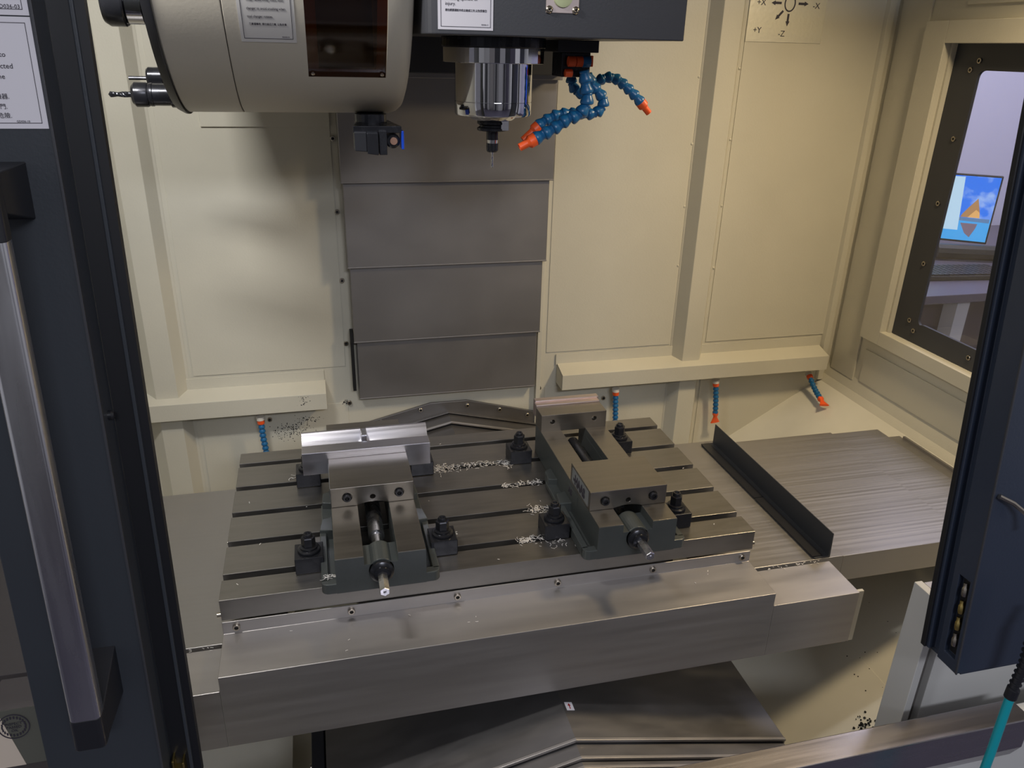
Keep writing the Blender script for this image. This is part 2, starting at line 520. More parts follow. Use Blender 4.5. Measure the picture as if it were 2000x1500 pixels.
# handle: rounded rectangular tube between two black end brackets
hm = MB()
prof = []
for (cx, cy, a0) in ((0.0085, 0.004, 0), (-0.0085, 0.004, 90), (-0.0085, -0.004, 180), (0.0085, -0.004, 270)):
    prof += arc(cx, cy, 0.0045, a0, a0+90, 5)
hx, ho = -0.057, -0.100
hm.prism([(hx+a, ho+b) for a, b in prof], 'z', 0.184, 0.612)
hd = obj('handle', leaned(hm), HANDLE, dl, label='satin aluminium grip tube')
for z0, z1, zz in ((0.152, 0.1845, 0.195), (0.611, 0.660, 0.600)):
    h2 = MB()
    h2.prism([(hx+a*1.03, ho+b*1.03) for a, b in prof], 'z', z0, z1)
    za, zb = (z0, z0+0.055) if z0 < 0.3 else (z1-0.045, z1)
    h2.add([(hx-0.012, ho+0.006, z0 if z0 < .3 else z1-0.03), (hx+0.013, ho+0.004, z0 if z0 < .3 else z1-0.03), (hx+0.013, ho+0.004, z1 if z0 < .3 else z1), (hx-0.012, ho+0.006, z1 if z0 < .3 else z1),
            (hx-0.012, -0.039, za), (hx+0.015, -0.039, za), (hx+0.015, -0.039, zb), (hx-0.012, -0.039, zb)],
           [(0, 1, 2, 3), (4, 7, 6, 5), (0, 4, 5, 1), (1, 5, 6, 2), (2, 6, 7, 3), (3, 7, 4, 0)])
    obj('handle_bracket', leaned(h2), PLAST, dl, 0.001)

def leanp(x, off, z): return (x, -0.30+0.1*z+off, z)
LX, LZ = (1, 0, 0), (0, 0.1, 1)
def sign(parent, x0, x1, z0, z1, mtl, off=-0.0405):
    s_ = obj('warning_label', leaned(MB().box(x0, x1, off-0.0004, off+0.0006, z0, z1)), mtl, parent)
    b = MB()
    e, wd = 0.0040, 0.0004
    b.box(x0+e, x1-e, off-0.0007, off-0.0003, z0+e, z0+e+wd).box(x0+e, x1-e, off-0.0007, off-0.0003, z1-e-wd, z1-e)
    b.box(x1-e-wd, x1-e, off-0.0007, off-0.0003, z0+e, z1-e).box(x0+e, x0+e+wd, off-0.0007, off-0.0003, z0+e, z1-e)
    obj('border', leaned(b), INK, s_)
    return s_
s1 = sign(dl, -0.120, -0.0205, 0.685, 0.7655, PAPER)
s2 = sign(dl, -0.120, -0.0205, 0.7665, 0.86, PAPER)
def dtext(body, x, z, size, par, align='RIGHT'):
    return text(body, size, (leanp(x, -0.0412, z), LX, LZ), par, INK, align=align, depth=0.0001)
dtext('GD036-03', -0.0258, 0.7712, 0.0040, s2)
dtext('Do not open the door to', -0.0417, 0.7372, 0.0052, s1)
dtext('avoid being ejected', -0.0380, 0.7290, 0.0052, s1)
dtext('parts from the', -0.0448, 0.7215, 0.0052, s1)
dtext('機器.', -0.0445, 0.7072, 0.0044, s1)
dtext('之門.', -0.0470, 0.6998, 0.0044, s1)
dtext('危險.', -0.0450, 0.6932, 0.0044, s1)
dtext('GD036-10', -0.0330, 0.6897, 0.0022, s1)
# stamp sticker on the door's pane
st = obj('inspection_sticker', leaned(MB().box(-0.19, -0.1255, -0.0235, -0.0225, 0.070, 0.137)), OLIVE, dl)
obj('bright_half', leaned(MB().prism([(-0.19, 0.070), (-0.148, 0.070), (-0.163, 0.137), (-0.19, 0.137)], 'y', -0.0240, -0.0236)), BEIGE, st)
def ring(cx, cz, r0, r1, off0, off1, n=36):
    m = MB()
    for k in range(n):
        a, b = 2*PI*k/n, 2*PI*(k+1)/n
        P = [(cx+r*math.cos(t), o, cz+r*math.sin(t)) for o in (off0, off1) for t in (a, b) for r in (r0, r1)]
        m.add(P, [(0, 1, 3, 2), (4, 6, 7, 5), (1, 5, 7, 3), (0, 2, 6, 4)])
    return m
sm = ring(-0.151, 0.118, 0.0135, 0.0145, -0.0247, -0.0243)
for k in range(22):
    a = 2*PI*k/22
    for rr in (0.0105,):
        cx, cz = -0.151+rr*math.cos(a), 0.118+rr*math.sin(a)
        sm.box(cx-0.0007, cx+0.0007, -0.0247, -0.0243, cz-0.0014, cz+0.0014)
obj('round_stamp', leaned(sm), INK, st)
for q, ztx in enumerate((0.120, 0.116, 0.112)):
    text(('INSPECT', 'PASSED', 'OK')[q], 0.0042, (leanp(-0.151, -0.0247, ztx), LX, LZ), st, INK, align='CENTER', depth=0.0001)

# ------------------------------------------------------------------ right sliding door
dr = struct('door_2', leaned(MB().prism([(0.962, -0.060), (1.45, -0.060), (1.45, -0.002), (0.962, -0.002), (0.962, -0.010), (0.972, -0.010), (0.972, -0.026), (0.962, -0.026)], 'z', 0.0, 1.15)), NAVY, 0.0012)
obj('seal', leaned(MB().box(0.9585, 0.966, -0.006, 0.002, 0.0, 1.15)), RUBBER, dr, 0.001)
obj('bottom_chamfer', leaned(MB().prism([(0.972, -0.004), (0.975, -0.056), (1.449, -0.056), (1.449, -0.004)], 'z', -0.006, 0.0)), NAVY, dr)
fold = obj('fold_line', leaned(MB().box(0.9617, 0.9640, -0.0615, -0.0590, 0.0, 1.15)), BLACKH, dr, 0.0006)
# recess in the side face with brass fittings
rm = leaned(MB().box(0.955, 0.970, -0.054, -0.036, 0.018, 0.135))
cut(dr, rm)
obj('recess_back', leaned(MB().box(0.9695, 0.9705, -0.053, -0.037, 0.019, 0.134)), DARK, dr)
for k, zz in enumerate((0.118, 0.092, 0.067, 0.042)):
    fm = MB()
    cpos = Vector(leanp(0.9655, -0.0455, zz))
    fm.lathe([(0.0030, -0.009), (0.0042, -0.006), (0.0042, 0.002), (0.0028, 0.004), (0.0028, 0.009)], cpos, (0.1, 0.25, 1), 8)
    obj('fitting', fm, BRASS if k in (1, 2) else SCREWM, dr)
# small pull bracket
pl_ = MB()
pl_.tube([leanp(0.968, -0.064, 0.262), leanp(0.985, -0.070, 0.254), leanp(1.0, -0.078, 0.242), leanp(1.006, -0.082, 0.222)], 0.0032, 8)
obj('pull', pl_, SCREWM, dr)

# teal air hose with spring strain relief
th = thing('air_hose', (1.014, -0.42, 0.0), 'teal air hose with black ribbed strain relief hanging in front of right door', 'hose')
H = [Vector((1.023, -0.395, 0.088)), Vector((1.020, -0.400, 0.045)), Vector((1.0125, -0.402, 0.006)), Vector((1.010, -0.404, -0.03)), Vector((1.006, -0.408, -0.10)), Vector((1.000, -0.412, -0.20)), Vector((0.995, -0.415, -0.35))]
hh = [H[0] + Vector((-0.018, 0.008, 0))*0]
obj('tube', MB().tube([p for p in H[2:]], 0.0058, 12), TEAL, th)
sp = MB()
sp.tube([H[0]+Vector((0.006, 0, 0.02)), H[0], H[1], H[2]], 0.0058, 12)
for k in range(11):
    f_ = k/10
    a = H[0].lerp(H[1], f_*2) if f_ < 0.5 else H[1].lerp(H[2], f_*2-1)
    dd = (H[1]-H[0]) if f_ < 0.5 else (H[2]-H[1])
    sp.lathe([(0.0062, -0.0013), (0.0085 - 0.0012*f_, -0.0008), (0.0085 - 0.0012*f_, 0.0008), (0.0062, 0.0013)], a, dd, 14)
obj('strain_relief', sp, PLAST, th)
obj('collar', MB().cyl(H[2]+Vector((0, 0, -0.016)), 0.0078, 0.016, (0.05, 0, 1), 14), PLAST, th, 0.0008)
obj('coupling', MB().lathe([(0.0060, 0), (0.0060, 0.006), (0.0048, 0.007), (0.0048, 0.016), (0.006, 0.017), (0.006, 0.022)], H[0]+Vector((0.006, 0, 0.012)), (0.3, 0.1, 1), 6), BRASS, th)

# ================================================================== MACHINE
# ------------------------------------------------------------------ T-slot table
W, D = 0.8727, 0.457
lips = [0.0628, 0.1508, 0.2388, 0.3268, 0.4148]
poly = [(0, -0.0365), (0, 0)]
for y in lips:
    a, b = y-0.0145, y
    poly += [(a, 0), (a, -0.013), (a-0.006, -0.013), (a-0.006, -0.022), (b+0.006, -0.022), (b+0.006, -0.013), (b, -0.013), (b, 0)]
poly += [(D, 0), (D, -0.0365)]
tb = thing('machine_table', (W/2, D/2, -0.0365), 'long dark cast iron machining table with five T-slots under both vises', 'table')
obj('slotted_top', MB().prism(poly, 'x', 0, W), TABLE, tb, 0.0007)
obj('saddle', MB().box(0.20, 0.74, 0.03, 0.43, -0.20, -0.0375), GABLE, tb)

# ------------------------------------------------------------------ chip apron in front of the table
ap = thing('chip_apron', (0.5, -0.05, -0.19), 'bent stainless sheet apron bolted along the front of the machining table', 'guard')
am = MB()
T = 0.002
am.prism([(-0.0015, -0.0375), (-0.0035, -0.0375), (-0.0035, -0.0585), (-0.092, -0.0600), (-0.092, -0.190), (-0.090, -0.190), (-0.090, -0.0620), (-0.0015, -0.0605)], 'x', 0.0, 0.868)
obj('main_sheet', am, APRON, ap, 0.0008)
obj('end_plate', MB().box(0.866, 0.868, -0.090, -0.0035, -0.086, -0.0615), APRON, ap)
obj('right_wing', MB().prism([(-0.004, -0.083), (-0.004, -0.085), (-0.090, -0.087), (-0.090, -0.190), (-0.092, -0.190), (-0.092, -0.085)], 'x', 0.8682, 1.032), APRON, ap, 0.0008)
obj('left_wing', MB().prism([(-0.004, -0.083), (-0.004, -0.085), (-0.090, -0.087), (-0.090, -0.190), (-0.092, -0.190), (-0.092, -0.085)], 'x', -0.30, -0.0002), APRON, ap, 0.0008)
for x in (0.020, 0.188, 0.353, 0.519, 0.686, 0.852):
    put(SCR_Y, 'screw', ap, (x, -0.0035, -0.0475))
pl2 = MB().box(1.032, 1.046, -0.086, -0.080, -0.195, -0.088)
obj('end_bar', pl2, CREAM, ap, 0.0008, label='cream painted end bar')
bs = mesh_from(MB().cyl((0, 0, 0), 0.004, 0.006, (-1, 0, 0), 12), 'side_screw', Vector((0, 0, 0)), (SCREWM,))
put(bs, 'side_screw', tb, (0.0, 0.006, -0.030)); put(bs, 'side_screw', tb, (0.0, 0.19, -0.028))
put(bs, 'side_screw', tb, (W+0.006, 0.008, -0.030))

# ------------------------------------------------------------------ way covers beside the table
wc = thing('right_way_cover', (1.2, 0.23, -0.16), 'telescopic sheet steel cover right of the table with polished streaks', 'cover')
def slab(x0, x1, ztop, par, y0=0.0, y1=0.457, h=0.052, m=STEELX):
    return obj('panel', MB().prism([(y0, ztop-h), (y0, ztop), (y1, ztop), (y1, ztop-h), (y1-0.002, ztop-h), (y1-0.002, ztop-0.002), (y0+0.002, ztop-0.002), (y0+0.002, ztop-h)], 'x', x0, x1), m, par, 0.0008)
slab(0.78, 1.064, -0.0790, wc, 0.0, 0.462)
slab(1.0645, 1.345, -0.0805, wc, 0.001, 0.448, 0.056)
slab(1.3455, 1.475, -0.0835, wc, 0.003, 0.446, 0.056)
slab(1.4755, 1.515, -0.0900, wc, 0.005, 0.415, 0.056)
obj('end_lip', MB().box(1.511, 1.517, 0.01, 0.40, -0.0905, -0.083), STEELX, wc, 0.0006)
fn = MB()
fn.prism([(1.012, -0.0788), (1.0305, -0.0788), (1.0305, -0.0285), (1.0325, -0.0285), (1.0325, -0.0765), (1.036, -0.0765), (1.036, -0.0770), (1.012, -0.0770)], 'y', 0.002, 0.447)
wf = thing('wiper_fin', (1.03, 0.22, -0.079), 'long thin black angle strip standing upright on the right way cover', 'wiper')
obj('angle_strip', MB().prism([(1.004, -0.0788), (1.036, -0.0788), (1.034, -0.0283), (1.0322, -0.0283), (1.0322, -0.0755), (1.004, -0.0765)], 'y', 0.001, 0.447), mat('fin_paint', srgb(64, 66, 70), 0.4, 0.3), wf, 0.0003)
obj('base_flange', MB().box(1.002, 1.022, 0.004, 0.205, -0.0766, -0.0745).box(1.002, 1.022, 0.207, 0.445, -0.0766, -0.0745), PLAST, wf)

wl = thing('left_way_cover', (-0.3, 0.23, -0.16), 'telescopic sheet steel cover left of the table behind the open door', 'cover')
slab(-0.155, 0.09, -0.0790, wl, 0.0, 0.458)
slab(-0.42, -0.1555, -0.0805, wl, 0.001, 0.462, 0.056)
slab(-0.70, -0.4205, -0.0835, wl, 0.003, 0.458, 0.056)

# ------------------------------------------------------------------ gable covers front and rear
gf = thing('front_way_cover', (0.508, -0.1, -0.40), 'dark roof-shaped telescopic cover under the apron with a small arrow sticker', 'cover')
def gable(par, rx, rz, half, slope, y0, y1, mtl, lip=True, skirt=0.10, halfr=None):
    hr = halfr or half
    l, r_ = rx-half, rx+hr
    zl, zr = rz-slope*half, rz-slope*hr
    t = 0.0025
    p = obj('panel', MB().prism([(l, zl-skirt), (l, zl), (rx, rz), (r_, zr), (r_, zr-skirt), (r_-t, zr-skirt), (r_-t, zr-t), (rx, rz-t), (l+t, zl-t), (l+t, zl-skirt)], 'y', y0, y1), mtl, par, 0.0006)
    if lip:
        q = 0.004
        obj('rolled_edge', MB().prism([(l-0.0005, zl+0.0012), (rx, rz+0.0015), (r_+0.0005, zr+0.0012), (r_+0.0005, zr-q), (rx, rz-q), (l-0.0005, zl-q)], 'y', y0-0.002, y0+0.004), APRON, par, 0.0012)
    return p
gable(gf, 0.508, -0.220, 0.377, 0.237, -0.165, 0.30, GABLE)
gable(gf, 0.508, -0.227, 0.374, 0.237, -0.193, 0.20, GABLE)
gable(gf, 0.508, -0.232, 0.371, 0.237, -0.206, 0.20, GABLE)
gable(gf, 0.508, -0.237, 0.368, 0.237, -0.225, 0.20, GABLE)
# arrow sticker on the right slope near the ridge
def on_slope(x, y, e=0.0006): return (x, y, -0.220-0.237*(x-0.508)+e)
asx, asy = 0.5185, -0.097
stm = MB()
stm.add([on_slope(asx-0.006, asy-0.0085), on_slope(asx+0.007, asy-0.0085), on_slope(asx+0.007, asy+0.0085), on_slope(asx-0.006, asy+0.0085)] + [on_slope(asx-0.006, asy-0.0085, 0), on_slope(asx+0.007, asy-0.0085, 0), on_slope(asx+0.007, asy+0.0085, 0), on_slope(asx-0.006, asy+0.0085, 0)],
        [(0, 1, 2, 3), (4, 7, 6, 5), (0, 4, 5, 1), (1, 5, 6, 2), (2, 6, 7, 3), (3, 7, 4, 0)])
stk = obj('arrow_sticker', stm, PAPER, gf)
arr = MB()
pts = [(-0.0008, -0.006), (0.0008, -0.006), (0.0008, 0.0005), (0.0028, 0.0005), (0, 0.006), (-0.0028, 0.0005), (-0.0008, 0.0005)]
arr.add([on_slope(asx+0.0005+a, asy+b, 0.0009) for a, b in pts], [tuple(range(7))])
obj('arrow', arr, REDINK, stk)
# vertical cover rail left of gable with bolts
gr = MB().box(0.108, 0.128, -0.25, 0.3, -0.42, -0.312)
obj('side_rail', gr, PLAST, gf, 0.001)
for yy in (-0.03, -0.055, -0.08):
    put(SCR_X, 'screw', gf, (0.108, yy, -0.33))

rg = thing('rear_way_cover', (0.47, 0.7, -0.25), 'dark grey roof-shaped steel cover behind the table, bolted to the back wall', 'cover')
fl_poly = [(0.169, -0.162), (0.169, -0.120), (0.270, -0.117), (0.426, -0.078), (0.519, -0.078), (0.627, -0.106), (0.709, -0.128), (0.709, -0.172), (0.47, -0.115)]
obj('flange', MB().prism(fl_poly, 'y', 0.789, 0.797), GABLE, rg, 0.0008)
gable(rg, 0.47, -0.102, 0.30, 0.235, 0.778, 0.789, GABLE, False, 0.05, 0.245)
gable(rg, 0.47, -0.108, 0.295, 0.235, 0.735, 0.789, GABLE, True, 0.05, 0.242)
gable(rg, 0.47, -0.118, 0.29, 0.235, 0.46, 0.789, GABLE, True, 0.05, 0.24)
for (x, z) in [(0.300, -0.118), (0.400, -0.094), (0.520, -0.092), (0.605, -0.111), (0.680, -0.133)]:
    put(SCR_Y, 'screw', rg, (x, 0.789, z))

# ------------------------------------------------------------------ column cover
cc = thing('column_cover', (0.472, 0.76, -0.05), 'tall telescopic steel column cover of four stacked panels on the back wall', 'cover')
for (x0, x1, z0, z1, y) in [(0.2365, 0.7135, 0.476, 0.70, 0.752), (0.240, 0.7065, 0.286, 0.60, 0.760), (0.2445, 0.700, 0.104, 0.50, 0.768), (0.2505, 0.6945, -0.046, 0.4, 0.776)]:
    mm_ = MB().prism([(x0, 0.799), (x0, y+0.0015), (x0+0.0015, y), (x1-0.0015, y), (x1, y+0.0015), (x1, 0.799)], 'z', z0, z1)
    obj('panel', mm_, STEELV, cc, 0.0006)
    obj('hem', MB().box(x0-0.0003, x1+0.0003, y-0.0012, y+0.001, z0-0.0005, z0+0.0025), STEELV, cc, 0.0006)
obj('slot_guide', MB().box(0.2365, 0.2440, 0.770, 0.797, -0.02, 0.13), DARK, cc)

# ------------------------------------------------------------------ coolant trays
def tray(x0, x1, label, capends):
    tr = thing('coolant_trough', ((x0+x1)/2, 0.77, -0.053), label, 'trough', 'coolant troughs on the back wall')
    obj('backplate', MB().box(x0-0.004, x1-0.002, 0.7955, 0.7978, 0.0, 0.030), CREAM, tr, 0.0005)
    m = MB().prism([(0.7975, 0.004), (0.745, -0.010), (0.745, -0.051), (0.748, -0.051), (0.748, -0.013), (0.7975, 0.000)], 'x', x0, x1)
    obj('hood', m, CREAM, tr, 0.0008)
    obj('end_cap', MB().prism([(0.797, 0.002), (0.746, -0.011), (0.746, -0.050), (0.797, -0.050)], 'x', x0, x0+0.0015), CREAM, tr)
    obj('end_cap', MB().prism([(0.797, 0.002), (0.746, -0.011), (0.746, -0.050), (0.797, -0.050)], 'x', x1-0.0015, x1), CREAM, tr)
    obj('pipe', MB().cyl((x0+0.005, 0.765, -0.036), 0.009, x1-x0-0.01, (1, 0, 0), 14), WHITEP, tr)
    return tr
tray(0.758, 1.530, 'long cream sheet metal trough on the back wall right of the column cover', 1)
tray(-0.60, 0.172, 'cream sheet metal trough with dark oil smudges, left of the column cover', 1)
# oil smudges as fine spatter on the left wall
sp = MB()
rs = random.Random(3)
def blob(x, y, z, r, d=(0, -1, 0)):
    sp.lathe([(r, 0), (r*0.7, 0.0003)], (x, y, z), d, 6)
for k in range(150):
    gx = rs.gauss(0.085, 0.026); gz = rs.gauss(-0.125, 0.012)
    blob(gx, 0.7978, gz, rs.uniform(0.0005, 0.0016))
for k in range(50):
    blob(rs.gauss(0.128, 0.016), 0.7978, rs.gauss(-0.098, 0.004), rs.uniform(0.0005, 0.0015))
for k in range(40):
    blob(rs.gauss(0.118, 0.006), 0.7449, rs.uniform(-0.036, -0.012), rs.uniform(0.0004, 0.0013))
for k in range(26):
    blob(rs.gauss(0.218, 0.006), 0.7976, rs.gauss(-0.060, 0.004), rs.uniform(0.0006, 0.0018))
db = MB()
for k in range(40):
    x, y = rs.gauss(1.092, 0.010), rs.gauss(-0.119, 0.008)
    db.lathe([(rs.uniform(0.001, 0.003), 0), (0.0008, rs.uniform(0.001, 0.004))], (x, y, zc(x)+0.003), (-0.5, 0, 1), 6)
for k in range(22):
    x, y = rs.uniform(1.12, 1.24), rs.uniform(-0.10, 0.10)
    db.lathe([(rs.uniform(0.0005, 0.0016), 0), (0.0004, 0.0006)], (x, y, zc(x)+0.0022 if x < 1.16 else zc(x)), (-0.5, 0, 1), 6)
do_ = obj('oily_debris', db, DARK, fl)
do_['kind'] = 'stuff'
spo = obj('oil_spatter', sp, DARK, wb)
spo['kind'] = 'stuff'

# ------------------------------------------------------------------ modular coolant hoses
SEG = mesh_from(MB().lathe([(0.66, -0.52), (0.74, -0.42), (0.68, -0.30), (0.80, -0.10), (0.97, 0.16), (1.02, 0.36), (0.96, 0.46), (0.72, 0.54)], (0, 0, 0), (0, 0, 1), 14), 'hose_segment', Vector((0, 0, 0)), (BLUE,), ang=50)
def catmull(P, n):
    P = [Vector(p) for p in P]
    Q = [P[0]*2-P[1]] + P + [P[-1]*2-P[-2]]
    out = []
    for i in range(1, len(Q)-2):
        for k in range(n):
            t = k/n
            a, b, c, d = Q[i-1], Q[i], Q[i+1], Q[i+2]
            out.append(0.5*((2*b)+(-a+c)*t+(2*a-5*b+4*c-d)*t*t+(-a+3*b-3*c+d)*t**3))
    out.append(P[-1])
    return out
def orient(o, d):
    o.rotation_mode = 'QUATERNION'
    o.rotation_quaternion = Vector(d).to_track_quat('Z', 'Y')
def hose(path, r, label, nozzle='round', cap=True, group=None, pitch=None, tip=None, reverse=False):
    C = catmull(path, 12)
    root = thing('coolant_hose', C[0], label, 'hose', group)
    L = [0]
    for i in range(1, len(C)): L.append(L[-1] + (C[i]-C[i-1]).length)
    pitch = pitch or r*1.4
    n = max(1, int(L[-1]/pitch))
    step = L[-1]/n
    for k in range(n):
        s_ = (k+0.5)*step
        i = max(j for j in range(len(L)) if L[j] <= s_)
        i = min(i, len(C)-2)
        f_ = (s_-L[i])/max(1e-6, L[i+1]-L[i])
        p = C[i].lerp(C[i+1], f_)
        d = (C[min(i+2, len(C)-1)]-C[max(i-1, 0)]).normalized()
        o = bpy.data.objects.new('segment', SEG)
        COL.objects.link(o)
        o.parent = root
        o.location = p - C[0]
        orient(o, d)
        o.scale = (r, r, step*1.02)
    d = (C[-1]-C[-3]).normalized()
    if nozzle == 'round':
        m = MB().lathe([(r*0.8, -0.004), (r*0.98, 0), (r*0.98, r*0.9), (r*0.62, r*1.3), (r*0.58, (tip or 3.2)*r), (r*0.40, (tip or 3.2)*r), (r*0.36, r*2.2)], C[-1], d, 16)
        obj('nozzle', m, ORANGE, root)
    elif nozzle == 'fan':
        wx = (Vector((1, 0, 0)) - d*d.x).normalized()
        q = Matrix((wx, d.cross(wx), d)).transposed()
        m = MB()
        vs = []
        secs = [(0.0, 0.95, 0.95), (0.8, 0.95, 0.95), (1.6, 0.62, 0.6), (2.2, 0.85, 0.45), (4.0, 1.75, 0.38)]
        for h, a, b in secs:
            for k in range(16):
                t_ = 2*PI*k/16
                cx, sy = math.cos(t_), math.sin(t_)
                vs.append(C[-1] + q @ Vector((abs(cx)**0.7*math.copysign(1, cx)*a*r, abs(sy)**0.7*math.copysign(1, sy)*b*r, h*r-0.002)))
        fs = [(j*16+k, j*16+(k+1) % 16, (j+1)*16+(k+1) % 16, (j+1)*16+k) for j in range(4) for k in range(16)] + [tuple(range(16))[::-1], tuple(range(64, 80))]
        m.add(vs, fs)
        obj('nozzle', m, ORANGE, root)
    if cap:
        d0 = (C[1]-C[0]).normalized()
        obj('fitting', MB().lathe([(r*1.05, 0), (r*1.1, -r*0.2), (r*1.1, -r*1.2), (r*0.9, -r*1.4)], C[0], d0, 16), ORANGE, root)
        obj('nipple', MB().lathe([(r*1.25, -r*1.3), (r*1.25, -r*2.4)], C[0], d0, 16), WHITEP, root)
    return root
G2 = 'blue segmented hoses under the troughs'
hose([(0.915, 0.765, -0.085), (0.917, 0.765, -0.115), (0.920, 0.765, -0.160), (0.921, 0.765, -0.20)], 0.0078, 'blue segmented hose hanging behind the right vise, first under the long trough', 'fan', group=G2)
hose([(1.206, 0.765, -0.083), (1.210, 0.765, -0.110), (1.213, 0.765, -0.135), (1.216, 0.765, -0.166)], 0.0078, 'straight blue hose with orange fan nozzle, middle one under the long trough', 'fan', group=G2)
hose([(1.499, 0.765, -0.084), (1.498, 0.748, -0.096), (1.494, 0.722, -0.107), (1.489, 0.694, -0.114)], 0.0078, 'blue hose with orange fan nozzle bent to the right, beside the wall corner', 'fan', group=G2)
hose([(0.016, 0.765, -0.084), (0.017, 0.765, -0.120), (0.020, 0.765, -0.160), (0.021, 0.765, -0.21)], 0.0078, 'blue segmented hose hanging under the left trough behind the table', 'fan', group=G2)

G3 = 'blue segmented hoses beside the spindle'
hose([(0.601, 0.250, 0.722), (0.604, 0.250, 0.712), (0.606, 0.250, 0.698), (0.609, 0.250, 0.686), (0.607, 0.250, 0.670), (0.595, 0.250, 0.657), (0.579, 0.250, 0.651), (0.564, 0.250, 0.641), (0.548, 0.250, 0.632), (0.526, 0.250, 0.6205)], 0.0108, 'thick blue segmented hose by the spindle, front one curving down left to an orange nozzle', cap=False, group=G3, tip=2.6)
hose([(0.622, 0.290, 0.716), (0.630, 0.290, 0.701), (0.641, 0.290, 0.690), (0.651, 0.290, 0.677), (0.647, 0.290, 0.663), (0.633, 0.290, 0.656), (0.608, 0.290, 0.656), (0.576, 0.290, 0.654), (0.551, 0.290, 0.643), (0.542, 0.290, 0.636)], 0.0098, 'blue segmented hose looping behind the thick one to the upper orange nozzle', cap=False, group=G3, tip=3.4)
hose([(0.600, 0.310, 0.716), (0.602, 0.310, 0.702), (0.610, 0.310, 0.690), (0.624, 0.310, 0.686), (0.638, 0.310, 0.697), (0.651, 0.310, 0.707), (0.666, 0.310, 0.711), (0.680, 0.310, 0.708), (0.693, 0.310, 0.700), (0.706, 0.310, 0.690), (0.718, 0.310, 0.680), (0.725, 0.310, 0.673)], 0.0092, 'blue segmented hose arching to the right with a small orange tip', cap=False, group=G3, tip=2.6)

# valve block
vb = thing('valve_block', (0.592, 0.28, 0.715), 'black coolant valve block with orange taps under the spindle head', 'valve')
obj('upper_block', MB().box(0.556, 0.622, 0.245, 0.33, 0.748, 0.7655), PLAST, vb, 0.001)
obj('lower_block', MB().box(0.570, 0.617, 0.268, 0.32, 0.712, 0.748), OXIDE, vb, 0.001)
obj('tap', MB().cyl((0.577, 0.258, 0.735), 0.0078, 0.012, (1, 0, 0), 18).cyl((0.590, 0.258, 0.735), 0.0078, 0.011, (1, 0, 0), 18), ORANGE, vb, 0.001, label='orange tap barrel')
obj('tap', MB().cyl((0.600, 0.258, 0.735), 0.0082, 0.013, (1, 0, 0), 18), BLUE, vb, 0.001, label='blue tap body')
obj('tap_lever', MB().box(0.613, 0.6165, 0.252, 0.262, 0.728, 0.744), ORANGE, vb, 0.001)
obj('tap', MB().cyl((0.574, 0.262, 0.718), 0.006, 0.012, (1, 0, 0), 16), ORANGE, vb, 0.001)

# ------------------------------------------------------------------ spindle head
sh = thing('spindle_head', (0.47, 0.4, 0.70), 'black boxed milling head above the chrome spindle nose', 'machine head')
shp = arc(0.355, 0.14, 0.020, 270, 180, 6)
obj('shroud', MB().prism([(0.703, 0.120)] + shp + [(0.335, 0.50), (0.703, 0.50)], 'z', 0.7665, 1.15), BLACKH, sh, 0.0015)
obj('carriage', MB().box(0.262, 0.716, 0.645, 0.748, 0.702, 1.15), BLACKH, sh, 0.002)
obj('casting', MB().box(0.38, 0.66, 0.42, 0.644, 0.80, 1.15), BLACKH, sh)
obj('wiper_plate', MB().box(0.255, 0.720, 0.738, 0.752, 0.690, 0.702), STEELV, sh, 0.001)
obj('mounting_ring', MB().cyl((0.4635, 0.28, 0.7525), 0.080, 0.014, (0, 0, 1), 48), OXIDE, sh, 0.0008)
obj('nose_flange', MB().cyl((0.4635, 0.28, 0.7305), 0.0785, 0.0215, (0, 0, 1), 64), CHROME, sh, 0.0008, label='polished chrome flange')
obj('nose', MB().lathe([(0.050, 0.6535), (0.0590, 0.6545), (0.0605, 0.6570), (0.0605, 0.6742), (0.0598, 0.6748), (0.0605, 0.6754), (0.0605, 0.7305)], (0.4635, 0.28, 0), (0, 0, 1), 64), CHROME, sh, label='polished chrome spindle nose')
obj('nose_cone', MB().lathe([(0.030, 0.6465), (0.034, 0.6475), (0.041, 0.6545)], (0.4635, 0.28, 0), (0, 0, 1), 48), CHROME, sh)
obj('drive_key', MB().box(0.472, 0.485, 0.258, 0.268, 0.632, 0.647), CHROME, sh, 0.0006)
# label on the head
fr = obj('warning_label', MB().box(0.353, 0.4265, 0.1192, 0.1202, 0.7725, 0.86), PAPER, sh)
e_ = 0.004
bm_ = MB().box(0.3565, 0.423, 0.1188, 0.1193, 0.776, 0.7765).box(0.3565, 0.357, 0.1188, 0.1193, 0.776, 0.856).box(0.4225, 0.423, 0.1188, 0.1193, 0.776, 0.856)
obj('border', bm_, INK, fr)
FX, FZ = (1, 0, 0), (0, 0, 1)
text('rotating spindle or', 0.0058, ((0.3625, 0.1190, 0.8075), FX, FZ), fr, INK, depth=0.0001)
text('injury.', 0.0056, ((0.3625, 0.1190, 0.8015), FX, FZ), fr, INK, depth=0.0001)
text('請勿觸摸運轉中的主軸或工件,以免受傷害', 0.0033, ((0.3625, 0.1190, 0.7945), FX, FZ), fr, INK, depth=0.0001, bold=0.00004, stretch=0.92)
text('GD036-11', 0.0022, ((0.420, 0.1190, 0.7785), FX, FZ), fr, INK, depth=0.0001, align='RIGHT')
sg = obj('sight_plate', MB().box(0.4985, 0.5445, 0.1185, 0.1205, 0.7965, 0.835), mat('pinkish_plate', srgb(196, 182, 178), 0.45, 0.6), sh, 0.0006)
obj('sight_glass', MB().lathe([(0.0135, 0), (0.0130, 0.003), (0.0095, 0.004)], (0.5215, 0.1185, 0.8165), (0, -1, 0), 24), SIGHT, sg)
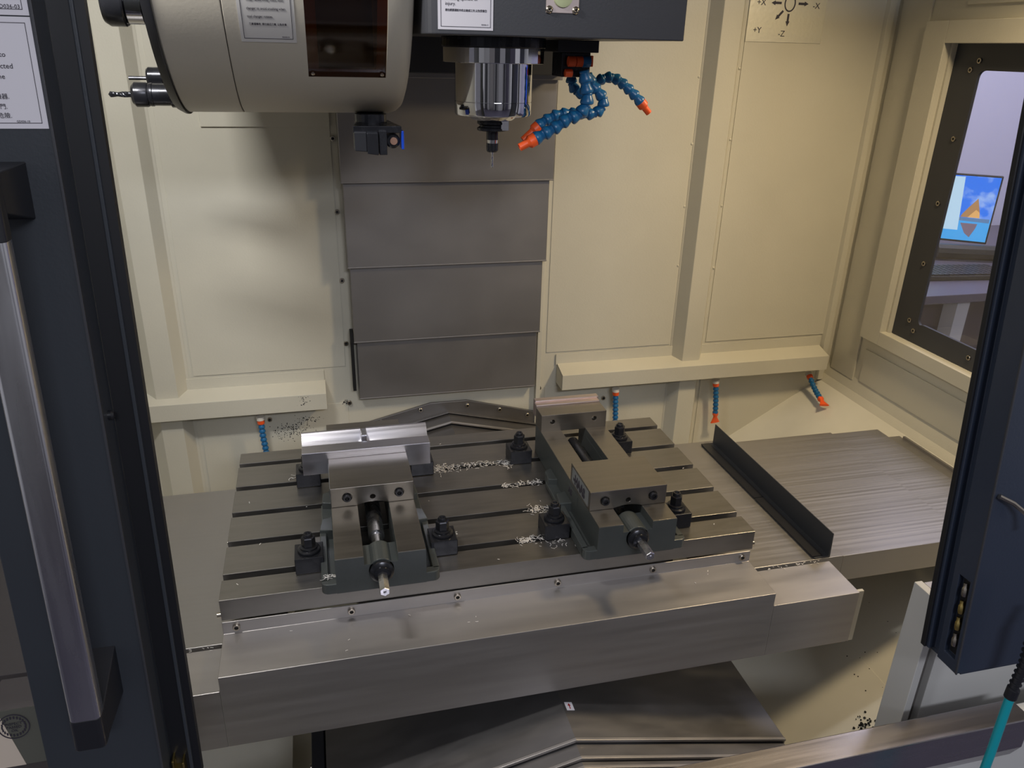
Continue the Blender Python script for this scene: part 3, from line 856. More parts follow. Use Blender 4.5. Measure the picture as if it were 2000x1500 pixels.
for xx in (0.503, 0.540):
    put(BTN_Y, 'screw', sg, (xx, 0.1183, 0.8005))

# tool holder in the spindle
def tool_holder(name, tip, d, label, kind='collet', drillr=0.0014, drill=0.026, s=1.0):
    th = thing(name, tip, label, 'tool holder')
    return th
thd = thing('tool_holder', (0.4635, 0.28, 0.572), 'collet tool holder with a thin drill hanging in the chrome spindle', 'tool holder')
ax = (0.4635, 0.28, 0)
obj('flange', MB().lathe([(0.0235, 0.6305), (0.0245, 0.6315), (0.0245, 0.6345), (0.0205, 0.6370), (0.0205, 0.6385), (0.0245, 0.6410), (0.0245, 0.6440), (0.0235, 0.6465)], ax, (0, 0, 1), 36), OXIDE, thd)
obj('neck', MB().lathe([(0.0098, 0.6165), (0.0098, 0.6305)], ax, (0, 0, 1), 24), OXIDE, thd)
obj('collar', MB().lathe([(0.0085, 0.6110), (0.0085, 0.6166)], ax, (0, 0, 1), 24), CHROME, thd)
nt_ = MB()
pr = []
for k in range(36):
    a = 2*PI*k/36
    pr.append(((0.0098 if (k % 6) < 4 else 0.0086)*math.cos(a), (0.0098 if (k % 6) < 4 else 0.0086)*math.sin(a)))
nt_.prism([(0.4635+a, 0.28+b) for a, b in pr], 'z', 0.6000, 0.6112)
nt_.lathe([(0.0080, 0.5975), (0.0094, 0.600)], ax, (0, 0, 1), 24)
obj('collet_nut', nt_, OXIDE, thd)
def drill_mesh(p0, d, r, L, flute=True):
    m = MB()
    n, q = 12, Vector(d).to_track_quat('Z', 'Y')
    N = 26
    vs = []
    for j in range(N+1):
        t = j/N
        tw = t*L/(r*5.0)*PI if flute else 0
        rr = r*(1 if t < 0.93 else max(0.08, (1-t)/0.07))
        for k in range(n):
            a = 2*PI*k/n
            g = 0.62 + 0.38*abs(math.cos(a)) if (flute and t > 0.12) else 1
            vs.append(Vector(p0) + q @ Vector((rr*g*math.cos(a+tw), rr*g*math.sin(a+tw), t*L)))
    fs = [(j*n+k, j*n+(k+1) % n, (j+1)*n+(k+1) % n, (j+1)*n+k) for j in range(N) for k in range(n)]
    fs += [tuple(range(n))[::-1], tuple(range(N*n, (N+1)*n))]
    return m.add(vs, fs)
obj('drill_bit', drill_mesh((0.4635, 0.28, 0.598), (0, 0, -1), 0.0021, 0.027), CHROME, thd, label='thin bright twist drill')

# ------------------------------------------------------------------ tool changer drum
CY, CZ, CR = 0.37, 0.915, 0.265
tc = thing('tool_changer', (0.16, CY, 0.65), 'large cream drum-shaped tool changer left of the spindle head', 'tool changer')
NS = 64
def drum(xr, a0=0, a1=2*PI, n=NS, m=None, mi=0):
    """xr: list of (x, radius)"""
    m = m or MB()
    vs = []
    for x, r in xr:
        for k in range(n):
            a = a0+(a1-a0)*k/n
            vs.append((x, CY+r*math.cos(a), CZ+r*math.sin(a)))
    fs = [(j*n+k, j*n+(k+1) % n, (j+1)*n+(k+1) % n, (j+1)*n+k) for j in range(len(xr)-1) for k in range(n)]
    fs += [tuple(range(n))[::-1], tuple(range((len(xr)-1)*n, len(xr)*n))]
    return m.add(vs, fs, mi)
obj('left_shell', drum([(0.004, CR-0.002), (0.006, CR), (0.0835, CR), (0.0845, CR-0.001)], n=96), CREAM2, tc)
shell = obj('cover_shell', drum([(0.0855, CR-0.001), (0.0865, CR), (0.306, CR), (0.316, CR-0.003), (0.323, CR-0.009), (0.326, CR-0.018), (0.327, CR-0.06)], n=96), CREAM2, tc)
obj('seam', drum([(0.0838, CR-0.004), (0.0862, CR-0.004)], n=64), DARK, tc)
obj('carousel_disc', drum([(-0.010, CR-0.012), (-0.008, CR-0.002), (0.001, CR+0.003), (0.004, CR+0.003)], n=96), PLAST, tc)
obj('hub', drum([(-0.016, 0.09), (-0.009, 0.10)], n=48), OXIDE, tc)
def patch(x0, x1, z0, z1, off, mtl, name, par, thick=0.0008, nn=10, only=None):
    m = MB()
    vs = []
    for o_ in (off, off-thick):
        for j in range(nn+1):
            z = z0+(z1-z0)*j/nn
            r = CR+o_
            y = CY-math.sqrt(max(0, r*r-(z-CZ)**2))
            for x in (x0, x1):
                vs.append((x, y, z))
    K = 2*(nn+1)
    fs = []
    for j in range(nn):
        a = 2*j
        fs += [(a, a+1, a+3, a+2), (K+a, K+a+2, K+a+3, K+a+1), (a, a+2, K+a+2, K+a), (a+1, K+a+1, K+a+3, a+3)]
    fs += [(0, K, K+1, 1), (2*nn, 2*nn+1, K+2*nn+1, K+2*nn)]
    m.add(vs, fs)
    return obj(name, m, mtl, par)
cut(shell, MB().prism([(0.1845, 0.709), (0.2905, 0.709), (0.2905, 0.93), (0.1845, 0.93)], 'y', 0.0, 0.24))
win = patch(0.1830, 0.2915, 0.7075, 0.93, -0.0045, AMBER, 'inspection_window', tc, 0.002)
AME = mat('amber_edge', srgb(150, 108, 52), 0.35)
rim = patch(0.1842, 0.1985, 0.7092, 0.929, -0.0085, AME, 'window_rim', tc, 0.002)
patch(0.2775, 0.2908, 0.7092, 0.929, -0.0085, AME, 'window_rim', tc, 0.002)
patch(0.1985, 0.2775, 0.7092, 0.7195, -0.0085, AME, 'window_rim', tc, 0.002)
obj('inner_drum', MB().box(0.200, 0.276, 0.2165, 0.236, 0.722, 0.93), SMOKED, tc)
for xx in (0.1905, 0.2855):
    yy = CY-math.sqrt((CR-0.004)**2-(0.7135-CZ)**2)
    m = mesh_from(MB().lathe([(0.0030, 0), (0.0026, 0.0018), (0.001, 0.0026)], (0, 0, 0), (0, -0.75, -0.66), 12), 'window_screw', Vector((0, 0, 0)), (SCREWM,))
    put(m, 'screw', tc, (xx, yy, 0.7135))
lab = patch(0.1035, 0.1725, 0.7515, 0.86, 0.0006, PAPERG, 'warning_label', tc)
for a in ((0.1075, 0.1685, 0.7555, 0.7561), (0.1075, 0.1081, 0.7555, 0.856), (0.1679, 0.1685, 0.7555, 0.856)):
    patch(*a, 0.0010, INK, 'border', lab, 0.0003)
def ptext(body, x, z, size, align='LEFT', stretch=1.0):
    a = math.asin((CZ-z)/CR)
    y = CY-(CR+0.0011)*math.cos(a)
    up = (0, -math.sin(a), math.cos(a))
    return text(body, size, ((x, y, z), (1, 0, 0), up), lab, INK, depth=0.0001, align=align, stretch=stretch)
ptext('Keep hands away from tool', 0.1145, 0.7990, 0.0047, stretch=0.86)
ptext('changer to avoid crushing when', 0.1145, 0.7890, 0.0047, stretch=0.78)
ptext('tool changer rotates.', 0.1145, 0.7800, 0.0047, stretch=0.78)
ptext('刀庫運轉時, 請勿接近刀庫, 以免夾傷', 0.1155, 0.7715, 0.0036, stretch=0.8)
ptext('GD036-04', 0.164, 0.7575, 0.0022, 'RIGHT')

# exchange arm under the drum
ea = thing('exchange_arm', (0.28, 0.28, 0.60), 'black twin-jaw tool exchange arm hanging under the tool changer', 'gripper')
obj('arm_plate', MB().prism([(0.243, 0.245), (0.315, 0.245), (0.304, 0.36), (0.256, 0.36)], 'z', 0.630, 0.640), OXIDE, ea, 0.001)
obj('arm_shaft', MB().cyl((0.275, 0.32, 0.632), 0.025, 0.0205, (0, 0, 1), 28), OXIDE, ea, 0.001)
obj('jaw', MB().prism([(0.244, 0.605), (0.244, 0.632), (0.262, 0.632), (0.262, 0.612), (0.262, 0.6035)], 'y', 0.238, 0.275), PLAST, ea, 0.001)
obj('jaw', MB().prism([(0.262, 0.601), (0.262, 0.631), (0.279, 0.631), (0.279, 0.599)], 'y', 0.2345, 0.275), OXIDE, ea, 0.001)
obj('jaw', MB().prism([(0.280, 0.599), (0.280, 0.634), (0.292, 0.634), (0.292, 0.599)], 'y', 0.237, 0.275), OXIDE, ea, 0.001)
obj('plunger', MB().lathe([(0.011, 0), (0.011, 0.02), (0.0085, 0.022)], (0.302, 0.272, 0.618), (0, -1, 0), 24), OXIDE, ea)
obj('plunger_cap', MB().lathe([(0.0055, 0), (0.0055, 0.003)], (0.303, 0.250, 0.618), (0, -1, 0), 16), mat('copper', srgb(190, 150, 130), 0.4, 1.0), ea)
obj('blue_reflection', MB().box(0.3145, 0.3185, 0.245, 0.275, 0.606, 0.633), mat('blue_reflection', srgb(20, 70, 190), 0.3, coat=0.4), ea, 0.001, label='blue reflection painted as a strip')  # blue reflection on the arm, built as a coloured strip

# tools held in the carousel
ctl = thing('tool_holder', (-0.06, 0.33, 0.675), 'black tool holder with a fluted end mill, lowest on the left of the drum', 'tool holder')
obj('body', MB().lathe([(0.018, -0.012), (0.018, 0.006), (0.0155, 0.007), (0.0155, 0.030), (0.0165, 0.031), (0.0165, 0.0345), (0.0140, 0.040)], (-0.010, 0.33, 0.676), (-1, 0, 0), 30), OXIDE, ctl)
obj('collet_nut', MB().lathe([(0.0165, 0), (0.0175, 0.002), (0.0175, 0.018), (0.0130, 0.0225)], (-0.047, 0.33, 0.676), (-1, 0, 0), 18), OXIDE, ctl)
obj('end_mill', drill_mesh((-0.068, 0.33, 0.676), (-1, 0, 0), 0.0042, 0.034), OXIDE, ctl)
ct2 = thing('tool_holder', (-0.05, 0.42, 0.70), 'black tool holder with a short thin cutter, just above the lowest one', 'tool holder')
obj('body', MB().lathe([(0.016, 0), (0.016, 0.010), (0.012, 0.012), (0.012, 0.030)], (-0.010, 0.42, 0.697), (-1, 0, 0), 24), OXIDE, ct2)
obj('collet_nut', MB().lathe([(0.0145, 0), (0.0145, 0.020), (0.012, 0.023)], (-0.038, 0.42, 0.697), (-1, 0, 0), 16), OXIDE, ct2)
obj('cutter', MB().cyl((-0.06, 0.42, 0.695), 0.0030, 0.028, (-1, 0, 0), 10), OXIDE, ct2)
ct3 = thing('tool_holder', (-0.03, 0.17, 0.79), 'large tool holder with bright collar and thick black head, top left of the picture', 'tool holder')
obj('collar', MB().lathe([(0.024, 0), (0.024, 0.018), (0.022, 0.020)], (-0.010, 0.17, 0.792), (-1, 0, 0), 32), CHROME, ct3, label='bright steel collar')
obj('head', MB().lathe([(0.0265, 0), (0.028, 0.002), (0.028, 0.020), (0.024, 0.026)], (-0.030, 0.17, 0.793), (-1, 0, 0), 32), OXIDE, ct3)

# ------------------------------------------------------------------ vises
def make_vise(cx, jaw_y, label):
    v = thing('machine_vise', (cx, 0.17, 0.0), label, 'vise', 'twin machine vises on the table')
    hw = 0.067
    body = obj('body', MB().box(cx-hw, cx+hw, -0.020, 0.355, 0.0005, 0.0600), VISEC, v, 0.0012)
    cut(body, MB().box(cx-0.025, cx+0.025, -0.03, 0.32, 0.046, 0.07), MB().box(cx-0.0248, cx+0.0248, 0.030, 0.37, -0.01, 0.065))
    # side feet
    for s_ in (-1, 1):
        ft = MB()
        X = lambda a, b: (min(cx+s_*a, cx+s_*b), max(cx+s_*a, cx+s_*b))
        a, b = X(0.078, 0.0885)
        ft.box(a, b, -0.010, 0.120, 0.0005, 0.018)
        a, b = X(hw-0.001, 0.0885)
        n_ = arc(0, 0, 0.010, 0, 90, 5)
        # front bar with rounded outer corner
        poly = [(cx+s_*(hw-0.001), -0.020)] + [(cx+s_*(0.0785+q[1]), -0.010-q[0]) for q in n_] + [(cx+s_*0.0885, -0.006), (cx+s_*(hw-0.001), -0.006)]
        ft.prism(poly, 'z', 0.0005, 0.018)
        ft.prism([(cx+s_*(hw-0.001), 0.115), (cx+s_*0.0885, 0.118), (cx+s_*0.084, 0.150), (cx+s_*(hw-0.001), 0.156)], 'z', 0.0005, 0.024)
        ft.prism([(cx+s_*(hw-0.001), 0.150), (cx+s_*0.085, 0.150), (cx+s_*0.085, 0.215), (cx+s_*0.075, 0.235), (cx+s_*(hw-0.001), 0.24)], 'z', 0.0005, 0.010)
        ft.prism([(cx+s_*(hw-0.001), 0.200), (cx+s_*0.083, 0.205), (cx+s_*0.081, 0.235), (cx+s_*(hw-0.001), 0.245)], 'z', 0.0005, 0.022)
        a, b = X(hw-0.001, 0.079)
        ft.box(a, b, -0.01, 0.12, 0.0005, 0.006)
        obj('foot_flange', ft, VISEC, v, 0.0012)
    for s_ in (-1, 1):
        a, b = sorted((cx+s_*0.0252, cx+s_*(hw-0.0003)))
        obj('bed_rail', MB().box(a, b, -0.0195, 0.319, 0.0596, 0.0612), VISEG, v, 0.0004, label='bright ground bed rail')
    obj('screw_housing', MB().cyl((cx, -0.020, 0.034), 0.0195, 0.048, (0, 1, 0), 32), VISEC, v, 0.0008)
    obj('thrust_collar', MB().lathe([(0.0165, 0.0), (0.0178, 0.002), (0.0178, 0.007), (0.015, 0.009), (0.0125, 0.010), (0.0125, 0.014), (0.010, 0.015)], (cx, -0.020, 0.034), (0, -1, 0), 32), OXIDE, v)
    hx_ = MB().lathe([(0.0078, 0.0), (0.0078, 0.038), (0.0070, 0.0395), (0.0025, 0.0395), (0.0018, 0.037)], (cx, -0.034, 0.034), (0, -1, 0), 6, ph=PI/6)
    obj('hex_drive', hx_, HANDLE, v, label='bright hexagonal drive end')
    obj('lead_screw', MB().lathe([(0.0125, 0.176), (0.0108, 0.177), (0.0108, 0.290)], (cx, 0.028, 0.033), (0, 1, 0), 28), OXIDE, v)
    obj('screw_sleeve', MB().lathe([(0.0090, 0.0), (0.0090, 0.040), (0.0125, 0.041), (0.0125, 0.176)], (cx, 0.028, 0.033), (0, 1, 0), 28), HANDLE, v, label='bright round screw shaft')
    # moving jaw
    y0, y1 = jaw_y, jaw_y+0.101
    mj = obj('moving_jaw', MB().prism([(cx-hw, 0.0615)] + [(cx-0.026, 0.0615)] + [(cx-0.026+0.052*i/8, 0.0615 + 0.0045*math.sin(PI*i/8)) for i in range(1, 8)] + [(cx+0.026, 0.0615), (cx+hw, 0.0615), (cx+hw, 0.0962), (cx-hw, 0.0962)], 'y', y0, y1), VISEG, v, 0.0006)
    cut(mj, MB().cyl((cx, y0-0.01, 0.0750), 0.0044, 0.03, (0, 1, 0), 18), MB().cyl((cx-0.041, y0-0.01, 0.078), 0.0078, 0.013, (0, 1, 0), 20), MB().cyl((cx+0.043, y0-0.01, 0.0785), 0.0078, 0.013, (0, 1, 0), 20))
    sm_ = bpy.data.meshes.get('jaw_screw') or screw_mesh('jaw_screw', 0.0066, 0.006, (0, -1, 0), OXIDE)
    for xx, zz in ((cx-0.041, 0.078), (cx+0.043, 0.0785)):
        put(sm_, 'screw', v, (xx, y0 + (0.001 if jaw_y > 0.1 else 0.0), zz))
    # fixed jaw
    fj = obj('fixed_jaw', MB().box(cx-hw, cx+hw, 0.317, 0.358, 0.0605, 0.0965), VISEG, v, 0.0006)
    cut(fj, MB().cyl((cx-0.044, 0.30, 0.0815), 0.0050, 0.03, (0, 1, 0), 18), MB().cyl((cx+0.042, 0.30, 0.0815), 0.0050, 0.03, (0, 1, 0), 18))
    # name plate on the moving jaw's left side
    xl = cx-hw-0.0004
    npl = obj('name_plate', MB().box(xl-0.0002, xl+0.0006, y0+0.008, y0+0.092, 0.0655, 0.0925), SILVER, v)
    text('-HAAS', 0.0235, ((xl-0.0004, y0+0.083, 0.0700), (0, -1, 0), (0, 0, 1)), npl, INK, depth=0.0002, bold=0.0014, shear=0.0, stretch=0.88)
    spl = obj('small_plate', MB().box(xl-0.0002, xl+0.0006, 0.085, 0.135, 0.034, 0.052), VISEC, v, 0.0004)
    text('AS', 0.016, ((xl-0.0004, 0.133, 0.037), (0, -1, 0), (0, 0, 1)), spl, INK, depth=0.0002, bold=0.0006)
    return v
vr = make_vise(0.644, 0.0275, 'empty dark steel machine vise on the right with open jaws and a maker name plate')
vl = make_vise(0.236, 0.122, 'dark steel machine vise on the left holding two bright aluminium soft jaws')
# soft jaws
obj('soft_jaw', MB().box(0.577, 0.711, 0.3585, 0.372, 0.075, 0.1000).box(0.579, 0.713, 0.372, 0.386, 0.070, 0.1035), ALUP, vr, 0.0012, label='pinkish aluminium jaw behind the fixed jaw')
obj('soft_jaw', MB().box(0.126, 0.3455, 0.2235, 0.2520, 0.0685, 0.1105), ALU, vl, 0.0006, label='plain bright aluminium bar jaw')
sj = MB()
nX, prof_n = 24, 9
for half in (0, 1):
    xa, xb = ((0.126, 0.2285), (0.2385, 0.3465))[half]
    rows = []
    for i in range(nX+1):
        x = xa+(xb-xa)*i/nX
        u = abs(x-0.2345)/0.11
        yf = 0.2645 - 0.0115*min(1, u)**0.7
        r_ = [(x, 0.290, 0.0685), (x, 0.290, 0.1185), (x, 0.2850, 0.1185)]
        for k in range(1, prof_n):
            t_ = k/prof_n
            r_.append((x, 0.2850-(0.2850-yf)*(t_**0.8), 0.1180-0.0200*math.sin(t_*PI/2)))
        r_ += [(x, yf, 0.0960), (x, yf, 0.0685)]
        rows.append(r_)
    K = len(rows[0])
    vs = [p for r_ in rows for p in r_]
    fs = [(i*K+k, i*K+(k+1) % K, (i+1)*K+(k+1) % K, (i+1)*K+k) for i in range(nX) for k in range(K)]
    fs += [tuple(range(K))[::-1], tuple(range(nX*K, (nX+1)*K))]
    sj.add(vs, fs)
obj('soft_jaw', sj, ALU, vl, label='aluminium jaw with hollowed curved face')
obj('jaw_stop', MB().box(0.2290, 0.2385, 0.262, 0.2895, 0.080, 0.117).box(0.231, 0.238, 0.256, 0.262, 0.085, 0.1), HANDLE, vl, 0.0006)

# hold-down clamps
def clamp(x0, y0, label):
    c = thing('hold_down_clamp', (x0+0.022, y0+0.021, 0.0), label, 'clamp', 'hold-down clamps of the vises')
    obj('block', MB().box(x0, x0+0.0435, y0, y0+0.042, 0.0005, 0.0285), OXIDE, c, 0.0012)
    cx, cy = x0+0.022, y0+0.022
    obj('washer', MB().lathe([(0.0165, 0.0285), (0.0175, 0.0300), (0.0170, 0.0325), (0.0125, 0.0345)], (cx, cy, 0), (0, 0, 1), 28), OXIDE, c)
    obj('nut', MB().lathe([(0.0135, 0.0340), (0.0135, 0.0370), (0.0108, 0.0380)], (cx, cy, 0), (0, 0, 1), 24).lathe([(0.0108, 0.0375), (0.0108, 0.0530), (0.0095, 0.0545)], (cx, cy, 0), (0, 0, 1), 6), OXIDE, c)
    obj('stud', MB().lathe([(0.0068, 0.050), (0.0068, 0.0580), (0.0060, 0.0595), (0.0040, 0.0595), (0.0030, 0.057)], (cx, cy, 0), (0, 0, 1), 18), OXIDE, c)
    return c
c0 = clamp(0.109, 0.038, 'black hold-down clamp at the front left foot of the left vise')
def cl(x0, y0, label): return copy_thing(c0, (x0+0.022, y0+0.021, 0.0), label)
cl(0.3185, 0.040, 'black hold-down clamp at the front right foot of the left vise')
cl(0.109, 0.300, 'black hold-down clamp at the rear left of the left vise under the aluminium bar')
cl(0.3185, 0.300, 'black hold-down clamp at the rear right of the left vise under the bar end')
cl(0.509, 0.046, 'black hold-down clamp at the front left foot of the right vise')
cl(0.724, 0.034, 'black hold-down clamp at the front right foot of the right vise')
cl(0.514, 0.306, 'black hold-down clamp at the rear left of the right vise')
cl(0.724, 0.304, 'black hold-down clamp at the rear right of the right vise')

# ------------------------------------------------------------------ swarf
ch = MB()
rc = random.Random(11)
def curl(x, y, z, L, r=0.0006):
    a = rc.uniform(0, 2*PI)
    k = rc.uniform(60, 260)*rc.choice((-1, 1))
    p = Vector((x, y, z+r))
    P = []
    n = 6
    for i in range(n):
        P.append(p.copy())
        p = p + Vector((math.cos(a), math.sin(a), rc.uniform(-0.3, 0.45)))*(L/n)
        p.z = max(p.z, z+r)
        a += k*L/n
    ch.tube(P, r, 3)
def chips(n, x0, x1, y0, y1, z=0.0, L=(0.004, 0.012), r=0.00058):
    for _ in range(n):
        curl(rc.uniform(x0, x1), rc.gauss((y0+y1)/2, (y1-y0)/3.2), z, rc.uniform(*L), rc.uniform(0.6, 1.2)*r)
chips(130, 0.365, 0.51, 0.311, 0.329)
chips(45, 0.365, 0.40, 0.300, 0.330, L=(0.006, 0.016))
chips(25, 0.500, 0.515, 0.300, 0.325)
chips(80, 0.480, 0.556, 0.226, 0.238)
chips(80, 0.505, 0.553, 0.132, 0.152)
chips(70, 0.465, 0.509, 0.048, 0.062)
chips(70, 0.330, 0.365, 0.078, 0.108, L=(0.006, 0.014))
chips(14, 0.5, 0.56, 0.026, 0.046)
chips(20, 0.15, 0.17, -0.006, 0.004, 0.0185)
chips(10, 0.09, 0.12, 0.34, 0.38, L=(0.01, 0.02))
for _ in range(34):
    curl(rc.uniform(0.02, 0.85), rc.uniform(0.01, 0.44), 0.0, rc.uniform(0.002, 0.006))
for _ in range(10):
    curl(rc.uniform(0.05, 0.8), rc.uniform(-0.08, -0.01), -0.0590, rc.uniform(0.002, 0.006))
chips(26, 0.90, 1.02, -0.006, 0.0, -0.082, L=(0.003, 0.007))
chips(10, -0.10, -0.01, -0.006, 0.0, -0.082, L=(0.003, 0.006))
so = obj('metal_chips', ch, GLINT)
tag(so, 'scattered bright aluminium shavings lying in and around the table slots', 'shavings', kind='stuff')

# ------------------------------------------------------------------ axis placard
pc = thing('axis_placard', (1.275, 0.797, 0.778), 'shiny metal placard with axis arrows high on the back wall', 'sign')
obj('plate', MB().box(1.176, 1.374, 0.7963, 0.7975, 0.778, 0.93), PLACK, pc, 0.0004)
ym = 0.7958
def arrow2(x, z, dx, dz, L=0.026, wd=0.005):
    d = Vector((dx, dz)).normalized(); n = Vector((-d.y, d.x))
    c = Vector((x, z))
    P = [c-n*wd/2, c+d*L*0.6-n*wd/2, c+d*L*0.6-n*wd, c+d*L, c+d*L*0.6+n*wd, c+d*L*0.6+n*wd/2, c+n*wd/2]
    return MB().prism([(p.x, p.y) for p in P], 'y', ym, ym+0.0006)
cxp, czp = 1.278, 0.861
for dx, dz in ((1, 0), (-1, 0), (0, -1), (-0.7, -0.75), (0, 1), (0.7, 0.75)):
    st0 = 0.022
    d = Vector((dx, dz)).normalized()
    obj('arrow', arrow2(cxp+d.x*st0, czp+d.y*st0, dx, dz), INK, pc)
rg_ = MB()
for k in range(40):
    a, b = 2*PI*k/40, 2*PI*(k+1)/40
    P = [(cxp+rx*math.cos(t), y, czp+rz*math.sin(t)) for y in (ym, ym+0.0006) for t in (a, b) for rx, rz in ((0.0115, 0.015), (0.0145, 0.018))]
    rg_.add(P, [(0, 1, 3, 2), (4, 6, 7, 5), (1, 5, 7, 3), (0, 2, 6, 4)])
obj('circle', rg_, INK, pc)
for s_, x, z in (('+X', 1.193, 0.855), ('-X', 1.338, 0.852), ('+Y', 1.192, 0.797), ('-Z', 1.258, 0.791), ('-Y', 1.335, 0.905), ('+Z', 1.262, 0.915)):
    text(s_, 0.018, ((x, 0.7960, z), (1, 0, 0), (0, 0, 1)), pc, INK, depth=0.0002)

# ------------------------------------------------------------------ unseen shop behind the camera; dark and pale blocks added for metal reflections
ws = struct('wall_shop', MB().box(-3.2, 4.2, -4.3, -4.2, -0.9, 3.2), PALE)
for x0, wd, z1, mtl in ((-2.6, 0.5, 1.6, BLACKH), (-1.7, 0.30, 3.1, PALE), (-1.1, 0.7, 1.1, STEELX), (0.0, 0.28, 2.6, BLACKH), (0.7, 0.9, 1.9, PALE), (1.9, 0.25, 2.6, BLACKH), (2.5, 0.8, 1.4, DESKM)):
    obj('reflection_block', MB().box(x0, x0+wd, -4.2, -3.9, -0.9, z1), mtl, ws)
struct('floor_shop', MB().box(-3.2, 4.2, -4.3, -0.40, -0.95, -0.90), DESKM)

# ================================================================== OFFICE SEEN THROUGH THE WINDOW
struct('wall_far', MB().box(1.7, 5.2, 2.10, 2.15, -0.9, 2.2), OFFW)
struct('floor_office', MB().box(1.62, 5.2, -0.6, 2.10, -0.95, -0.90), DESKD)
dk = thing('office_desk', (2.6, 1.5, -0.9), 'grey laminate desk seen through the side window', 'desk')
obj('desktop', MB().box(1.75, 3.6, 1.08, 2.05, 0.0, 0.03), DESKM, dk, 0.002)
obj('modesty_panel', MB().box(1.78, 2.33, 1.20, 1.23, -0.9, 0.0).box(2.55, 3.5, 1.5, 1.53, -0.9, 0.0), DESKD, dk)
obj('leg', MB().box(1.80, 1.86, 1.12, 1.18, -0.9, 0.0), DESKD, dk)
obj('leg', MB().box(3.48, 3.54, 1.12, 1.18, -0.9, 0.0), DESKD, dk)
obj('side_rail', MB().box(2.28, 2.33, 1.11, 1.17, -0.9, 0.0), PALE, dk)
# monitor
xr = Vector((2.74, 1.51, 0.344)); up = Vector((0, 0, 1))
ux = Vector((-0.80, 0.60, 0)).normalized()
nrm = Vector((-0.60, -0.80, 0)).normalized()
mw, mh = 0.46, 0.262
mo = thing('computer_monitor', (xr.x+ux.x*mw/2, xr.y+ux.y*mw/2, 0.03), 'computer monitor showing a blue seaside picture, through the side window', 'monitor')
def mp(u, v, d):  # u along width from right edge, v down from top, d proud of the screen
    return xr + ux*u - up*v + nrm*d
def mbox(u0, u1, v0, v1, d0, d1):
    P = [mp(u, v, d) for d in (d0, d1) for v in (v0, v1) for u in (u0, u1)]
    return MB().add(P, [(0, 2, 3, 1), (4, 5, 7, 6), (0, 1, 5, 4), (2, 6, 7, 3), (0, 4, 6, 2), (1, 3, 7, 5)])
obj('housing', mbox(0, mw, 0, mh, -0.02, 0), PLAST, mo, 0.002)
def emis(name, col, s):
    m = bpy.data.materials.new(name); m.use_nodes = True
    b = m.node_tree.nodes['Principled BSDF']
    b.inputs['Base Color'].default_value = (0.01, 0.01, 0.01, 1)
    b.inputs['Emission Color'].default_value = col
    b.inputs['Emission Strength'].default_value = s
    return m
# sky of the screen picture: blue with clouds
SKY = emis('screen_sky', srgb(30, 150, 245), 1.0)
nt = SKY.node_tree
b = nt.nodes['Principled BSDF']
tcn = nt.nodes.new('ShaderNodeTexCoord'); nz = nt.nodes.new('ShaderNodeTexNoise'); nz.inputs['Scale'].default_value = 14; nz.inputs['Detail'].default_value = 5
cr = nt.nodes.new('ShaderNodeValToRGB')
cr.color_ramp.elements[0].position = 0.47; cr.color_ramp.elements[0].color = srgb(12, 120, 240)
cr.color_ramp.elements[1].position = 0.68; cr.color_ramp.elements[1].color = srgb(190, 220, 245)
nt.links.new(tcn.outputs['Object'], nz.inputs[0]); nt.links.new(nz.outputs[0], cr.inputs[0]); nt.links.new(cr.outputs[0], b.inputs['Emission Color'])
sc_ = obj('screen', mbox(0.006, mw-0.006, 0.006, 0.165, 0, 0.001), SKY, mo, label='lit screen picture of sky')
obj('screen', mbox(0.006, mw-0.006, 0.165, mh-0.008, 0, 0.001), emis('screen_sea', srgb(60, 170, 235), 1.0), mo, label='lit screen picture of water')
def mpoly(pts, d, name, mtl):
    P = [mp(u, v, d) for u, v in pts] + [mp(u, v, d-0.0004) for u, v in pts]
    n = len(pts)
    return obj(name, MB().add(P, [tuple(range(n)), tuple(range(n, 2*n))[::-1]] + [(i, (i+1) % n, n+(i+1) % n, n+i) for i in range(n)]), mtl, sc_)
UX = 0.068
mpoly([(UX+0.045, 0.163), (UX+0.040, 0.150), (UX+0.024, 0.125), (UX+0.006, 0.100), (UX-0.002, 0.088), (UX-0.010, 0.115), (UX-0.018, 0.140), (UX-0.022, 0.163)], 0.0016, 'rock_picture', emis('screen_rock', srgb(176, 132, 84), 1.0))
mpoly([(UX+0.020, 0.163), (UX-0.004, 0.132), (UX-0.018, 0.142), (UX-0.022, 0.163)], 0.0020, 'rock_light', emis('screen_rock_light', srgb(232, 178, 104), 1.0))
mpoly([(UX+0.040, 0.186), (UX+0.018, 0.225), (UX-0.002, 0.240), (UX-0.016, 0.205), (UX-0.020, 0.186)], 0.0016, 'rock_reflection', emis('screen_reflection', srgb(120, 104, 120), 1.0))
mpoly([(0.40, 0.163), (0.40, 0.168), (0.01, 0.180), (0.01, 0.165)], 0.0014, 'shore_line', emis('screen_shore', srgb(90, 130, 170), 1.0))
mpoly([(UX+0.072, 0.163), (UX+0.068, 0.146), (UX+0.058, 0.144), (UX+0.054, 0.163)], 0.0016, 'small_rock_picture', emis('screen_rock_dark', srgb(60, 90, 110), 1.0))
mpoly([(mw-0.01, 0.010), (0.128, 0.010), (0.112, 0.215), (mw-0.01, 0.215)], 0.0018, 'white_window', emis('screen_white', srgb(190, 225, 240), 1.0))
obj('stand', mbox(mw/2-0.03, mw/2+0.03, mh-0.02, 0.31, -0.035, -0.02), PLAST, mo)
obj('stand_foot', mbox(mw/2-0.11, mw/2+0.11, 0.306, 0.3135, -0.12, 0.07), PLAST, mo)
